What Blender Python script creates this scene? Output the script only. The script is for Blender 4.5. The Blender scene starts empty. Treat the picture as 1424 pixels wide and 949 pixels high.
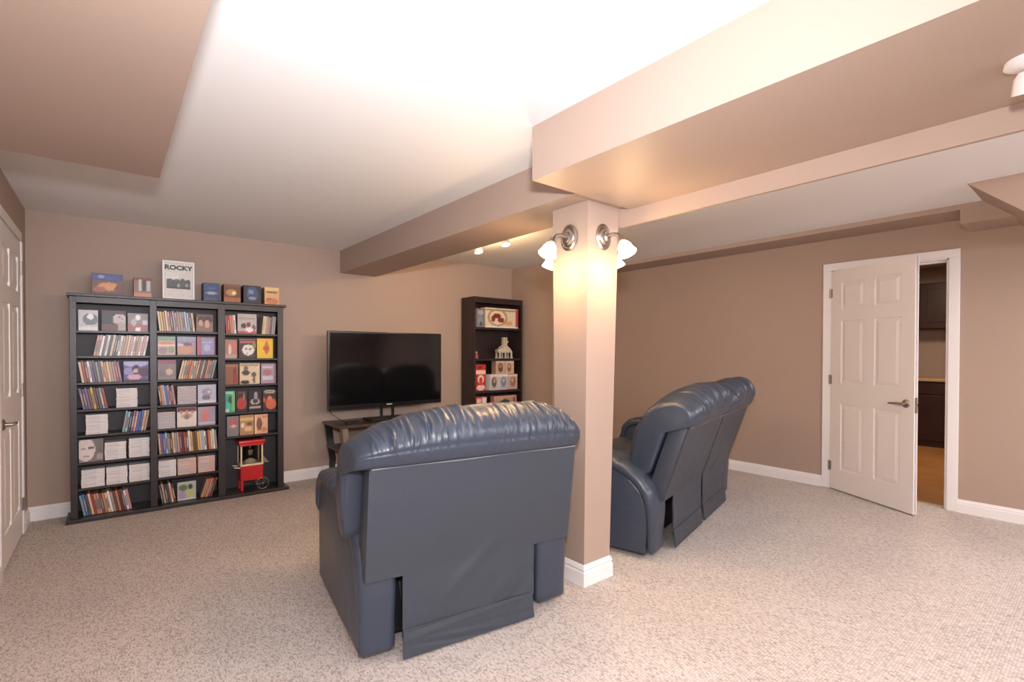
import bpy, bmesh, math, random
from mathutils import Vector, Matrix
import numpy as np

SC = bpy.context.scene
COL = SC.collection
R = math.radians
# ---------------------------------------------------------------- camera
cd = bpy.data.cameras.new('camera')
cam = bpy.data.objects.new('camera', cd); COL.objects.link(cam)
cd.sensor_width = 36.0; cd.lens = 36.0 * 689.04 / 1424.0
cd.shift_y = 23.36 / 1424.0
cd.clip_start = 0.05
_yaw, _pit, _rol = 0.8883, -0.0110, 0.0020
_v = Vector((math.cos(_yaw)*math.cos(_pit), math.sin(_yaw)*math.cos(_pit), math.sin(_pit)))
_r = Vector((math.sin(_yaw), -math.cos(_yaw), 0)); _u = _r.cross(_v)
_r2 = _r*math.cos(_rol) + _u*math.sin(_rol); _u2 = -_r*math.sin(_rol) + _u*math.cos(_rol)
_m = Matrix((_r2, _u2, -_v)).transposed().to_4x4(); _m.translation = Vector((0, 0, 1.267))
cam.matrix_world = _m
SC.camera = cam
# ---------------------------------------------------------------- view, world, large lights
SC.view_settings.view_transform = 'Standard'
SC.view_settings.look = 'None'
SC.view_settings.exposure = 0.72
SC.view_settings.gamma = 1.0
w = bpy.data.worlds.new('world'); SC.world = w; w.use_nodes = True
w.node_tree.nodes['Background'].inputs[0].default_value = (0.9, 0.92, 1.0, 1)
w.node_tree.nodes['Background'].inputs[1].default_value = 0.05

def light(name, kind, loc, power, color, target=None, size=0.1, **k):
    d = bpy.data.lights.new(name, kind); d.energy = power; d.color = color
    if kind == 'AREA':
        d.size = size
        if 'size_y' in k: d.shape = 'RECTANGLE'; d.size_y = k['size_y']
    else:
        d.shadow_soft_size = size
    if kind == 'SPOT':
        d.spot_size = R(k.get('angle', 90)); d.spot_blend = k.get('blend', 0.5)
    o = bpy.data.objects.new(name, d); COL.objects.link(o); o.location = loc
    if target is not None:
        o.rotation_euler = (Vector(target) - Vector(loc)).to_track_quat('-Z', 'Y').to_euler()
    return o
# the photographer's flash bounced off the ceiling, with some direct spill, plus two unseen soft fills added to brighten the room
light('flash_bounce', 'SPOT', (0.05, -0.1, 1.55), 150, (0.88, 0.92, 1.0), (0.50, 0.95, 2.31), 0.06, angle=120, blend=1.0)
light('flash_direct', 'AREA', (0.0, -0.02, 1.56), 28, (1.0, 0.95, 0.95), (3.0, 3.6, 1.1), 0.10)
light('rear_room_fill', 'AREA', (1.2, -2.0, 2.0), 54, (0.97, 0.95, 1.0), (2.2, 3.0, 0.9), 2.4, size_y=1.0)  # added broad fill from the rear, not a fitting of the room
light('rear_overhead_fill', 'AREA', (3.9, -1.2, 2.3), 72, (1.0, 0.93, 0.92), (3.9, 0.2, 0.0), 1.2, size_y=1.2)  # added overhead fill, lifts the right side; no ceiling lamp there

# ---------------------------------------------------------------- helpers
def s2l(c):
    return tuple(((x/12.92) if x <= 0.04045 else ((x+0.055)/1.055)**2.4) for x in c)
MATS = {}
def mat(name, col, rough=0.6, metal=0.0, bump=None, var=None, spec=0.5, emit=None, coat=0.0, trans=0.0, alpha=None):
    """col is linear; bump=(scale, strength, detail); var=(scale, amount)"""
    if name in MATS: return MATS[name]
    m = bpy.data.materials.new(name); m.use_nodes = True; nt = m.node_tree
    b = nt.nodes['Principled BSDF']
    b.inputs['Base Color'].default_value = (*col, 1)
    b.inputs['Roughness'].default_value = rough; b.inputs['Metallic'].default_value = metal
    b.inputs['Specular IOR Level'].default_value = spec
    if coat: b.inputs['Coat Weight'].default_value = coat; b.inputs['Coat Roughness'].default_value = 0.1
    if trans: b.inputs['Transmission Weight'].default_value = trans
    if emit:
        b.inputs['Emission Color'].default_value = (*emit[0], 1); b.inputs['Emission Strength'].default_value = emit[1]
    tc = None
    if bump or var:
        tc = nt.nodes.new('ShaderNodeTexCoord')
    if var:
        n = nt.nodes.new('ShaderNodeTexNoise'); n.inputs['Scale'].default_value = var[0]; n.inputs['Detail'].default_value = 4
        nt.links.new(tc.outputs['Object'], n.inputs['Vector'])
        mr = nt.nodes.new('ShaderNodeMapRange'); mr.inputs[1].default_value = 0.3; mr.inputs[2].default_value = 0.7
        mr.inputs[3].default_value = 1-var[1]; mr.inputs[4].default_value = 1+var[1]
        nt.links.new(n.outputs['Fac'], mr.inputs[0])
        mx = nt.nodes.new('ShaderNodeVectorMath'); mx.operation = 'SCALE'
        mx.inputs[0].default_value = col
        nt.links.new(mr.outputs[0], mx.inputs['Scale'])
        nt.links.new(mx.outputs[0], b.inputs['Base Color'])
    if bump:
        n = nt.nodes.new('ShaderNodeTexNoise'); n.inputs['Scale'].default_value = bump[0]
        n.inputs['Detail'].default_value = bump[2] if len(bump) > 2 else 3
        nt.links.new(tc.outputs['Object'], n.inputs['Vector'])
        bp = nt.nodes.new('ShaderNodeBump'); bp.inputs['Strength'].default_value = bump[1]; bp.inputs['Distance'].default_value = 0.01
        nt.links.new(n.outputs['Fac'], bp.inputs['Height']); nt.links.new(bp.outputs[0], b.inputs['Normal'])
    MATS[name] = m
    return m

class MB:
    """collects shapes, builds ONE mesh object"""
    def __init__(s): s.v = []; s.f = []; s.mi = []; s.cur = 0
    def add(s, vs, fs, mi=None):
        o = len(s.v); s.v += [tuple(p) for p in vs]
        s.f += [tuple(i+o for i in f) for f in fs]; s.mi += [s.cur if mi is None else mi]*len(fs)
        return s
    def box(s, x0, x1, y0, y1, z0, z1, mi=None, bev=0.0, seg=2, M=None):
        if bev > 0:
            bm = bmesh.new()
            bmesh.ops.create_cube(bm, size=1)
            for q in bm.verts:
                q.co = Vector(((x0+x1)/2+q.co.x*(x1-x0), (y0+y1)/2+q.co.y*(y1-y0), (z0+z1)/2+q.co.z*(z1-z0)))
            bmesh.ops.bevel(bm, geom=list(bm.edges), offset=bev, segments=seg, profile=0.5, affect='EDGES')
            s.addbm(bm, mi, M); return s
        vs = [(x0,y0,z0),(x1,y0,z0),(x1,y1,z0),(x0,y1,z0),(x0,y0,z1),(x1,y0,z1),(x1,y1,z1),(x0,y1,z1)]
        if M is not None: vs = [M @ Vector(p) for p in vs]
        return s.add(vs, [(0,3,2,1),(4,5,6,7),(0,1,5,4),(1,2,6,5),(2,3,7,6),(3,0,4,7)], mi)
    def addbm(s, bm, mi=None, M=None):
        bm.verts.index_update()
        vs = [(M @ q.co if M is not None else q.co.copy()) for q in bm.verts]
        s.add(vs, [[q.index for q in f.verts] for f in bm.faces], mi); bm.free(); return s
    def prism(s, pts, axis, a, b, mi=None, bev=0.0, seg=2):
        """polygon pts (2d) extruded along axis from a to b. axis x: pts=(y,z); y: (x,z); z: (x,y)"""
        def P(p, t): return {'x': (t, p[0], p[1]), 'y': (p[0], t, p[1]), 'z': (p[0], p[1], t)}[axis]
        bm = bmesh.new()
        A = [bm.verts.new(P(p, a)) for p in pts]; B = [bm.verts.new(P(p, b)) for p in pts]
        n = len(pts)
        bm.faces.new(A); bm.faces.new(B[::-1])
        for i in range(n): bm.faces.new((A[(i+1) % n], A[i], B[i], B[(i+1) % n]))
        bmesh.ops.recalc_face_normals(bm, faces=bm.faces)
        if bev: bmesh.ops.bevel(bm, geom=list(bm.edges), offset=bev, segments=seg, profile=0.5, affect='EDGES', clamp_overlap=True)
        return s.addbm(bm, mi)
    def lathe(s, prof, n=24, M=None, mi=None, closed=False):
        """prof list of (r,z) revolved about local z"""
        vs = []; fs = []
        for r, z in prof:
            for k in range(n):
                a = 2*math.pi*k/n; vs.append(Vector((r*math.cos(a), r*math.sin(a), z)))
        m = len(prof)
        for j in range(m-1 if not closed else m):
            j2 = (j+1) % m
            for k in range(n):
                k2 = (k+1) % n; fs.append((j*n+k, j*n+k2, j2*n+k2, j2*n+k))
        if not closed:
            if prof[0][0] > 1e-6: fs.append(tuple(range(n))[::-1])
            if prof[-1][0] > 1e-6: fs.append(tuple((m-1)*n+k for k in range(n)))
        if M is not None: vs = [M @ p for p in vs]
        return s.add(vs, fs, mi)
    def tube(s, pts, r, n=10, mi=None, flat=1.0):
        pts = [Vector(p) for p in pts]; vs = []; fs = []
        rr = r if isinstance(r, (list, tuple)) else [r]*len(pts)
        for i, p in enumerate(pts):
            d = (pts[min(i+1, len(pts)-1)] - pts[max(i-1, 0)]).normalized()
            up = Vector((0, 0, 1)) if abs(d.z) < 0.9 else Vector((1, 0, 0))
            a = d.cross(up).normalized(); b = a.cross(d).normalized()
            for k in range(n):
                t = 2*math.pi*k/n; vs.append(p + a*math.cos(t)*rr[i] + b*math.sin(t)*rr[i]*flat)
        for i in range(len(pts)-1):
            for k in range(n):
                k2 = (k+1) % n; fs.append((i*n+k, i*n+k2, (i+1)*n+k2, (i+1)*n+k))
        fs.append(tuple(range(n))[::-1]); fs.append(tuple((len(pts)-1)*n+k for k in range(n)))
        return s.add(vs, fs, mi)
    def build(s, name, mats, parent=None, smooth=False, world=True, angle=35):
        me = bpy.data.meshes.new(name)
        off = Vector((0, 0, 0))
        if parent is not None and world:
            q = parent
            while q is not None: off += q.location; q = q.parent
        me.from_pydata([tuple(Vector(p)-off) for p in s.v], [], s.f)
        if not isinstance(mats, (list, tuple)): mats = [mats]
        for m in mats: me.materials.append(m)
        me.polygons.foreach_set('material_index', s.mi)
        if smooth:
            me.polygons.foreach_set('use_smooth', [True]*len(me.polygons))
            try: me.set_sharp_from_angle(angle=R(angle))
            except Exception: pass
        me.update()
        o = bpy.data.objects.new(name, me); COL.objects.link(o)
        if parent is not None: o.parent = parent
        return o

def tag(o, label=None, cat=None, group=None, kind=None):
    if label: o['label'] = label
    if cat: o['category'] = cat
    if group: o['group'] = group
    if kind: o['kind'] = kind
    return o
def thing(name, label, cat, loc=(0,0,0), rz=0, group=None):
    o = bpy.data.objects.new(name, None); COL.objects.link(o)
    o.empty_display_size = 0.1
    o.location = loc; o.rotation_euler = (0, 0, rz)
    return tag(o, label, cat, group)
def struct(name, mb, m, label=None, cat=None, smooth=False):
    o = mb.build(name, m, smooth=smooth); tag(o, label, cat, kind='structure'); return o
def B(*a, **k): return MB().box(*a, **k)
def rebase(o, loc):
    """move the origin of a top-level mesh to loc"""
    loc = Vector(loc); o.data.transform(Matrix.Translation(-loc)); o.location = loc
    for c in o.children: c.data.transform(Matrix.Translation(-loc))
    return o

# ---------------------------------------------------------------- materials
def wall_paint(name, col):
    return mat(name, col, 0.55, bump=(260, 0.06, 2), var=(1.4, 0.02), spec=0.35)
TAN = (0.418, 0.311, 0.254)
M_wall = wall_paint('tan wall paint', TAN)
M_ceil = mat('white ceiling paint', (0.88, 0.88, 0.89), 0.8, bump=(180, 0.08, 2), spec=0.2)
M_trim = mat('white trim paint', (0.83, 0.80, 0.80), 0.35, spec=0.5)
M_door = mat('white door paint', (0.86, 0.81, 0.79), 0.4, bump=(300, 0.03, 2))
M_nickel = mat('brushed nickel', (0.42, 0.38, 0.35), 0.32, metal=1.0)
M_espresso = mat('espresso wood', (0.035, 0.026, 0.028), 0.38, bump=(60, 0.08, 4), var=(8, 0.2))
M_espresso2 = mat('dark brown wood', (0.026, 0.014, 0.013), 0.4, bump=(60, 0.08, 4), var=(8, 0.2))
M_back = mat('cabinet back panel', (0.045, 0.038, 0.042), 0.5)
M_black = mat('black plastic', (0.008, 0.008, 0.009), 0.25)
M_dark = mat('black mechanism', (0.006, 0.006, 0.007), 0.6)

def carpet():
    m = bpy.data.materials.new('beige loop carpet'); m.use_nodes = True; nt = m.node_tree; N = nt.nodes.new; L = nt.links.new
    b = nt.nodes['Principled BSDF']; b.inputs['Roughness'].default_value = 0.95; b.inputs['Specular IOR Level'].default_value = 0.1
    tc = N('ShaderNodeTexCoord'); mp = N('ShaderNodeMapping'); mp.inputs['Scale'].default_value = (1.0, 0.5, 1.0); mp.inputs['Rotation'].default_value = (0, 0, R(90))
    L(tc.outputs['Object'], mp.inputs['Vector'])
    vo = N('ShaderNodeTexVoronoi'); vo.inputs['Scale'].default_value = 180; vo.inputs['Randomness'].default_value = 0.35
    L(mp.outputs[0], vo.inputs['Vector'])
    sx = N('ShaderNodeSeparateColor'); L(vo.outputs['Color'], sx.inputs[0])
    cr = N('ShaderNodeValToRGB'); e = cr.color_ramp
    e.elements[0].position = 0.0; e.elements[0].color = (0.43, 0.37, 0.335, 1)
    e.elements[1].position = 0.35; e.elements[1].color = (0.65, 0.575, 0.53, 1)
    q = e.elements.new(1.0); q.color = (0.76, 0.69, 0.645, 1)
    L(sx.outputs[0], cr.inputs[0])
    n = N('ShaderNodeTexNoise'); n.inputs['Scale'].default_value = 1.3; n.inputs['Detail'].default_value = 5; L(tc.outputs['Object'], n.inputs['Vector'])
    mr = N('ShaderNodeMapRange'); mr.inputs[1].default_value = .3; mr.inputs[2].default_value = .7; mr.inputs[3].default_value = .93; mr.inputs[4].default_value = 1.05
    L(n.outputs['Fac'], mr.inputs[0])
    # darker gaps between the loops
    g = N('ShaderNodeMapRange'); g.inputs[1].default_value = 0.25; g.inputs[2].default_value = 0.75; g.inputs[3].default_value = 1.0; g.inputs[4].default_value = 0.72
    L(vo.outputs['Distance'], g.inputs[0])
    mu = N('ShaderNodeMath'); mu.operation = 'MULTIPLY'; L(mr.outputs[0], mu.inputs[0]); L(g.outputs[0], mu.inputs[1])
    vm = N('ShaderNodeVectorMath'); vm.operation = 'SCALE'; L(cr.outputs[0], vm.inputs[0]); L(mu.outputs[0], vm.inputs['Scale'])
    L(vm.outputs[0], b.inputs['Base Color'])
    bp = N('ShaderNodeBump'); bp.invert = True; bp.inputs['Strength'].default_value = 0.55; bp.inputs['Distance'].default_value = 0.006
    L(vo.outputs['Distance'], bp.inputs['Height']); L(bp.outputs[0], b.inputs['Normal'])
    return m
M_carpet = carpet()

def leather(name, col, rough=0.36):
    m = bpy.data.materials.new(name); m.use_nodes = True; nt = m.node_tree; N = nt.nodes.new; L = nt.links.new
    b = nt.nodes['Principled BSDF']; b.inputs['Base Color'].default_value = (*col, 1)
    b.inputs['Roughness'].default_value = rough; b.inputs['Specular IOR Level'].default_value = 0.55
    tc = N('ShaderNodeTexCoord')
    vo = N('ShaderNodeTexVoronoi'); vo.inputs['Scale'].default_value = 320; L(tc.outputs['Object'], vo.inputs['Vector'])
    n = N('ShaderNodeTexNoise'); n.inputs['Scale'].default_value = 7; n.inputs['Detail'].default_value = 3; L(tc.outputs['Object'], n.inputs['Vector'])
    b1 = N('ShaderNodeBump'); b1.inputs['Strength'].default_value = 0.12; b1.inputs['Distance'].default_value = 0.002; L(vo.outputs['Distance'], b1.inputs['Height'])
    b2 = N('ShaderNodeBump'); b2.inputs['Strength'].default_value = 0.35; b2.inputs['Distance'].default_value = 0.02; L(n.outputs['Fac'], b2.inputs['Height']); L(b1.outputs[0], b2.inputs['Normal'])
    L(b2.outputs[0], b.inputs['Normal'])
    return m
M_leather = leather('slate blue leather', (0.038, 0.050, 0.076), 0.34)
M_vinyl = leather('slate grey backing leather', (0.040, 0.049, 0.067), 0.45)
M_seam = mat('pale piping seam', (0.20, 0.21, 0.23), 0.45)

# ---------------------------------------------------------------- setting
XL, XR, YB, YF = -0.478, 5.249, 5.118, -2.6
HL, HR = 2.315, 2.365
BZ = 2.085
struct('floor', B(XL-0.1, XR+0.12, YF, YB+0.1, -0.05, 0), M_carpet)
struct('ceiling', B(XL-0.1, 1.95, YF, YB+0.1, HL, 2.5), M_ceil)
HV = HR
struct('ceiling', B(1.95, XR+0.12, YF, YB+0.1, HR, 2.6), M_ceil)
struct('wall_back', B(XL-0.1, 4.151, YB, YB+0.1, 0, 2.58), M_wall)
struct('wall_corner', B(4.151, XR, 4.33, YB, 0, HR-.0005), M_wall)
DL0, DL1, DLT = 3.92, 4.80, 2.03          # left door opening
struct('wall_left', B(XL-0.1, XL, YF, DL0, 0, 2.5).box(XL-0.1, XL, DL1, YB, 0, 2.5).box(XL-0.1, XL, DL0, DL1, DLT, 2.5), M_wall)
DR0, DR1, DRT = 0.880, 1.716, 2.035       # right door opening
struct('wall_right', B(XR, XR+0.12, YF, DR0, 0, 2.5).box(XR, XR+0.12, DR1, YB, 0, 2.5).box(XR, XR+0.12, DR0, DR1, DRT, 2.5), M_wall)
struct('wall_front', B(XL-0.1, XR+0.12, YF-0.1, YF, 0, 2.58), M_wall)
# bulkheads and beams
struct('trim_1', B(1.86, 2.25, 1.735, YB, BZ, HV+.02), M_wall, 'long tan boxed beam running from the pillar to the back wall', None)
struct('trim_2', B(1.53, 2.255, YF, 1.735, BZ-0.02, HV+.02), M_wall, 'wide tan boxed beam running from the pillar towards the viewer', None)
struct('trim_3', B(2.2555, 2.275, YF, 1.90, 1.978, HR+.01), M_wall, 'tan fascia hanging along the right edge of the wide beam', None)
struct('trim_4', B(4.87, XR, 0.76, 4.33, 2.325, HR+.02), M_wall, 'shallow tan bulkhead along the top of the right wall', None)
struct('trim_5', B(4.87, XR, -0.4, 0.76, 2.218, HR+.02), M_wall, 'deeper tan bulkhead box above the right door corner', None)
st = MB().prism([(0.652, HR+.01), (0.382, 2.13), (0.30, 2.06), (-2.6, 2.06), (-2.6, HR+.01)], 'x', 4.313, XR)
struct('trim_6', st, M_wall, 'sloping tan bulkhead at the right edge', None)
struct('trim_7', B(XL, 0.188, YF, 2.87, 2.085, HL+.01), M_wall, 'wide flat tan bulkhead at the upper left', None)

# pillar
def taper(x0,x1,y0,y1,z0, X0,X1,Y0,Y1,z1):
    m = MB()
    m.add([(x0,y0,z0),(x1,y0,z0),(x1,y1,z0),(x0,y1,z0),(X0,Y0,z1),(X1,Y0,z1),(X1,Y1,z1),(X0,Y1,z1)],
          [(0,3,2,1),(4,5,6,7),(0,1,5,4),(1,2,6,5),(2,3,7,6),(3,0,4,7)])
    return m
pillar = taper(1.989, 2.198, 1.827, 2.045, 0, 1.997, 2.252, 1.812, 2.085, BZ).build('pillar', M_wall)
tag(pillar, 'square tan pillar standing between the two recliners under the beams', 'pillar', kind='structure')

def baseboard(name, x0, y0, x1, y1, nx, ny, h=0.105, label=None, d=0.016):
    """runs from (x0,y0) to (x1,y1); nx,ny is the outward direction"""
    m = MB()
    prof = [(0, 0), (d, 0), (d, h*0.66), (d*0.72, h*0.72), (d*0.78, h*0.80), (d*0.45, h*0.9), (d*0.35, h), (0, h)]
    A = [(x0+nx*p, y0+ny*p, z) for p, z in prof]; Bv = [(x1+nx*p, y1+ny*p, z) for p, z in prof]
    n = len(prof)
    fs = [((i+1) % n, i, n+i, n+(i+1) % n) for i in range(n)] + [tuple(range(n)), tuple(range(n, 2*n))[::-1]]
    m.add(A+Bv, fs)
    return struct(name, m, M_trim, label)
baseboard('baseboard_back', XL, YB, 4.151, YB, 0, -1)
baseboard('baseboard_corner', 4.151, YB, 4.151, 4.33, -1, 0)
baseboard('baseboard_corner', 4.151, 4.33, XR, 4.33, 0, -1)
baseboard('baseboard_right', XR, 4.33, XR, DR1+0.066, -1, 0)
baseboard('baseboard_right', XR, DR0-0.066, XR, YF, -1, 0)
baseboard('baseboard_left', XL, DL1+0.055, XL, YB, 1, 0)
baseboard('baseboard_left', XL, YF, XL, DL0-0.055, 1, 0)
baseboard('baseboard_front', XL, YF, XR, YF, 0, 1)
# pillar skirting: mitred ring
def ring_base():
    m = MB(); d = 0.016; h = 0.115
    prof = [(0, 0), (d, 0), (d, h*0.62), (d*0.6, h*0.70), (d*0.85, h*0.80), (d*0.5, h*0.93), (0.002, h)]
    c = [(1.989, 1.827, -1, -1), (2.198, 1.827, 1, -1), (2.198, 2.045, 1, 1), (1.989, 2.045, -1, 1)]
    vs = []
    for x, y, sx, sy in c:
        for p, z in prof: vs.append((x+sx*p, y+sy*p, z))
    n = len(prof); fs = []
    for k in range(4):
        k2 = (k+1) % 4
        for i in range(n-1): fs.append((k*n+i, k2*n+i, k2*n+i+1, k*n+i+1))
    m.add(vs, fs)
    return m
struct('trim_8', ring_base(), M_trim, 'white skirting around the foot of the pillar')

# ---------------------------------------------------------------- doors
def six_panel(parent, W, H, T, name='door_leaf'):
    """leaf in local coords: x 0..W, y -T/2..T/2, z 0.01..H; sub-parts: six panels"""
    leaf = MB()
    st = 0.115*W/0.81; mid = 0.10
    rails = [(0.01, 0.20), (0.80, 0.99), (1.56, 1.665), (H-0.115, H)]
    zs = [(0.20, 0.80), (0.99, 1.56), (1.665, H-0.115)]
    pw = (W-2*st-mid)/2
    leaf.box(0, W, -T/2+0.009, T/2-0.009, 0.01, H)
    for a, b in ((0, st), (W-st, W), (st+pw, st+pw+mid)): leaf.box(a, b, -T/2, T/2, 0.01, H)
    for a, b in rails: leaf.box(st, st+pw, -T/2, T/2, a, b); leaf.box(st+pw+mid, W-st, -T/2, T/2, a, b)
    lo = leaf.build(name, M_door, parent, world=False)
    for a, b in zs:
        for x0 in (st, st+pw+mid):
            m = MB()
            for sgn in (-1, 1):
                y0 = sgn*(T/2-0.009); y1 = sgn*(T/2-0.001); o = 0.012; i = 0.042
                xs = (x0+o, x0+pw-o); xi = (x0+i, x0+pw-i)
                vs = [(xs[0], y0, a+o), (xs[1], y0, a+o), (xs[1], y0, b-o), (xs[0], y0, b-o),
                      (xi[0], y1, a+i), (xi[1], y1, a+i), (xi[1], y1, b-i), (xi[0], y1, b-i)]
                fs = [(0,1,5,4),(1,2,6,5),(2,3,7,6),(3,0,4,7),(4,5,6,7)]
                if sgn > 0: fs = [f[::-1] for f in fs]
                m.add(vs, fs)
            m.build('panel', M_door, lo, world=False)
    return lo
def lever(parent, x, z, T, toward, both=True, name='door_handle'):
    m = MB()
    for sgn in ((-1, 1) if both else (1,)):
        Mx = Matrix.Translation((x, sgn*T/2, z)) @ Matrix.Rotation(R(-90*sgn), 4, 'X')
        m.lathe([(0.0, 0.0), (0.032, 0.0), (0.033, 0.006), (0.026, 0.012), (0.012, 0.014), (0.011, 0.045), (0.0, 0.046)], 20, Mx)
        y = sgn*(T/2+0.045)
        m.tube([(x, y, z), (x+toward*0.03, y+sgn*0.004, z+0.002), (x+toward*0.08, y+sgn*0.003, z-0.001), (x+toward*0.115, y, z-0.003)], [0.011, 0.010, 0.009, 0.006], 10)
    return m.build(name, M_nickel, parent, smooth=True, world=False)
def hinge(parent, x, y, z):
    m = MB(); m.lathe([(0, -0.045), (0.007, -0.045), (0.007, 0.045), (0, 0.045)], 10, Matrix.Translation((x, y, z)))
    m.box(x-0.012, x+0.02, y-0.002, y+0.002, z-0.04, z+0.04)
    return m.build('hinge', M_nickel, parent, world=False)
# door 1: half open, right wall
d1 = thing('door_1', 'white six panel door standing ajar in the right wall', None, (XR-0.005, 1.705, 0), math.atan2(0.99-1.705, 4.845-(XR-0.005)))
d1['kind'] = 'structure'
six_panel(d1, 0.805, 2.022, 0.035)
lever(d1, 0.742, 0.868, 0.035, -1)
for z in (0.22, 1.02, 1.82): hinge(d1, -0.004, -0.02, z)
m = MB().box(0.8055, 0.807, -0.012, 0.012, 0.80, 0.92); m.box(0.807, 0.815, -0.006, 0.006, 0.855, 0.875)
m.build('latch_plate', M_nickel, d1, world=False)
# door frame, right wall
c = MB(); t = 0.016
for y0, y1 in ((DR0-0.068, DR0+0.002), (DR1-0.002, DR1+0.068)):
    c.box(XR-t, XR, y0, y1, 0, DRT-0.002, bev=0.004); c.box(XR+0.12, XR+0.12+t, y0, y1, 0, DRT)
c.box(XR-t, XR, DR0-0.068, DR1+0.068, DRT-0.002, DRT+0.066, bev=0.004); c.box(XR+0.12, XR+0.12+t, DR0-0.068, DR1+0.068, DRT, DRT+0.066)
c.box(XR-0.002, XR+0.122, DR0, DR0+0.014, 0, DRT); c.box(XR-0.002, XR+0.122, DR1-0.010, DR1, 0, DRT); c.box(XR-0.002, XR+0.122, DR0, DR1, DRT-0.012, DRT)
c.box(XR+0.045, XR+0.08, DR0+0.012, DR0+0.026, 0, DRT-0.012); c.box(XR+0.045, XR+0.08, DR0+0.012, DR1, DRT-0.026, DRT-0.012)
jf = struct('trim_9', c, M_trim, 'white casing and jamb around the ajar right door')
B(XR+0.015, XR+0.040, DR0+0.0135, DR0+0.0155, 0.83, 0.91).build('strike_plate', M_nickel, jf)
# door 2: closed, left wall
d2 = thing('door_2', 'white six panel door closed in the left wall', None, (XL-0.012, DL1-0.012, 0), R(-90))
d2['kind'] = 'structure'
six_panel(d2, 0.856, 2.012, 0.035)
lever(d2, 0.80, 0.85, 0.035, -1, name='door_handle')
for z in (0.21, 1.0, 1.84): hinge(d2, -0.006, 0.022, z)
c = MB()
for y0, y1 in ((DL0-0.055, DL0+0.004), (DL1-0.004, DL1+0.055)): c.box(XL, XL+0.014, y0, y1, 0, DLT-0.004, bev=0.004)
c.box(XL, XL+0.014, DL0, DL1, DLT-0.004, DLT+0.055, bev=0.004)
c.box(XL-0.1, XL+0.001, DL0, DL0+0.010, 0, DLT); c.box(XL-0.1, XL+0.001, DL1-0.010, DL1, 0, DLT); c.box(XL-0.1, XL+0.001, DL0, DL1, DLT-0.010, DLT)
struct('trim_10', c, M_trim, 'white casing around the closed left door')

# ---------------------------------------------------------------- kitchen seen through the door
M_wood = mat('honey wood floor', (0.42, 0.20, 0.075), 0.35, var=(3, 0.15), bump=(30, 0.05, 3))
M_cab = mat('dark cherry cabinet', (0.035, 0.010, 0.008), 0.4, var=(5, 0.2))
M_tile = mat('greige backsplash tile', (0.42, 0.33, 0.30), 0.4)
M_counter = mat('tan stone counter', (0.50, 0.34, 0.22), 0.35, var=(60, 0.15))
struct('floor', B(XR+0.12, 9.3, -0.4, 3.4, -0.05, 0), M_wood)
struct('ceiling', B(XR+0.12, 9.3, -0.4, 3.4, 2.5, 2.6), M_ceil)
struct('wall_kitchen', B(9.17, 9.3, -0.4, 3.4, 0, 2.5), M_wall)
struct('wall_kitchen', B(XR+0.12, 9.3, -0.5, -0.4, 0, 2.5), M_wall)
struct('wall_kitchen', B(XR+0.12, 9.3, 3.4, 3.5, 0, 2.5), M_wall)
struct('trim_11', B(9.155, 9.17, -0.4, 3.4, 0.92, 1.58), M_tile, 'greige tiled backsplash behind the kitchen counter')
for k, y0 in enumerate((0.6, 1.2, 1.8)):
    nm = ('near', 'middle', 'far')[k]
    lc = thing('base_cabinet', 'dark cherry base cabinet seen through the right door, %s one of three' % nm, 'cabinet', (8.85, y0+0.3, 0), group=None)
    B(8.60, 9.155, y0+0.002, y0+0.598, 0.0, 0.885).build('body', M_cab, lc)
    B(8.575, 8.598, y0+0.01, y0+0.59, 0.09, 0.70, bev=0.004).build('door', M_cab, lc)
    B(8.575, 8.598, y0+0.01, y0+0.59, 0.715, 0.875, bev=0.004).build('drawer', M_cab, lc)
    uc = thing('wall_cabinet', 'dark cherry wall cabinet seen through the right door, %s one of three' % nm, 'cabinet', (9.0, y0+0.3, 1.6))
    B(8.83, 9.169, y0+0.002, y0+0.598, 1.60, 2.24).build('body', M_cab, uc)
    dr = B(8.805, 8.828, y0+0.01, y0+0.59, 1.61, 2.23, bev=0.004).build('door', M_cab, uc)
    B(8.797, 8.806, y0+0.09, y0+0.51, 1.69, 2.15, bev=0.003).build('raised_panel', M_cab, dr)
tag(rebase(B(8.55, 9.154, 0.58, 2.42, 0.886, 0.925, bev=0.006).build('worktop', M_counter), (8.85, 1.5, 0.886)), 'tan stone worktop on the dark kitchen cabinets beyond the door', 'worktop')
light('kitchen_light', 'AREA', (7.2, 1.4, 2.45), 22, (1.0, 0.75, 0.5), (7.2, 1.4, 0), 0.5)

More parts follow.
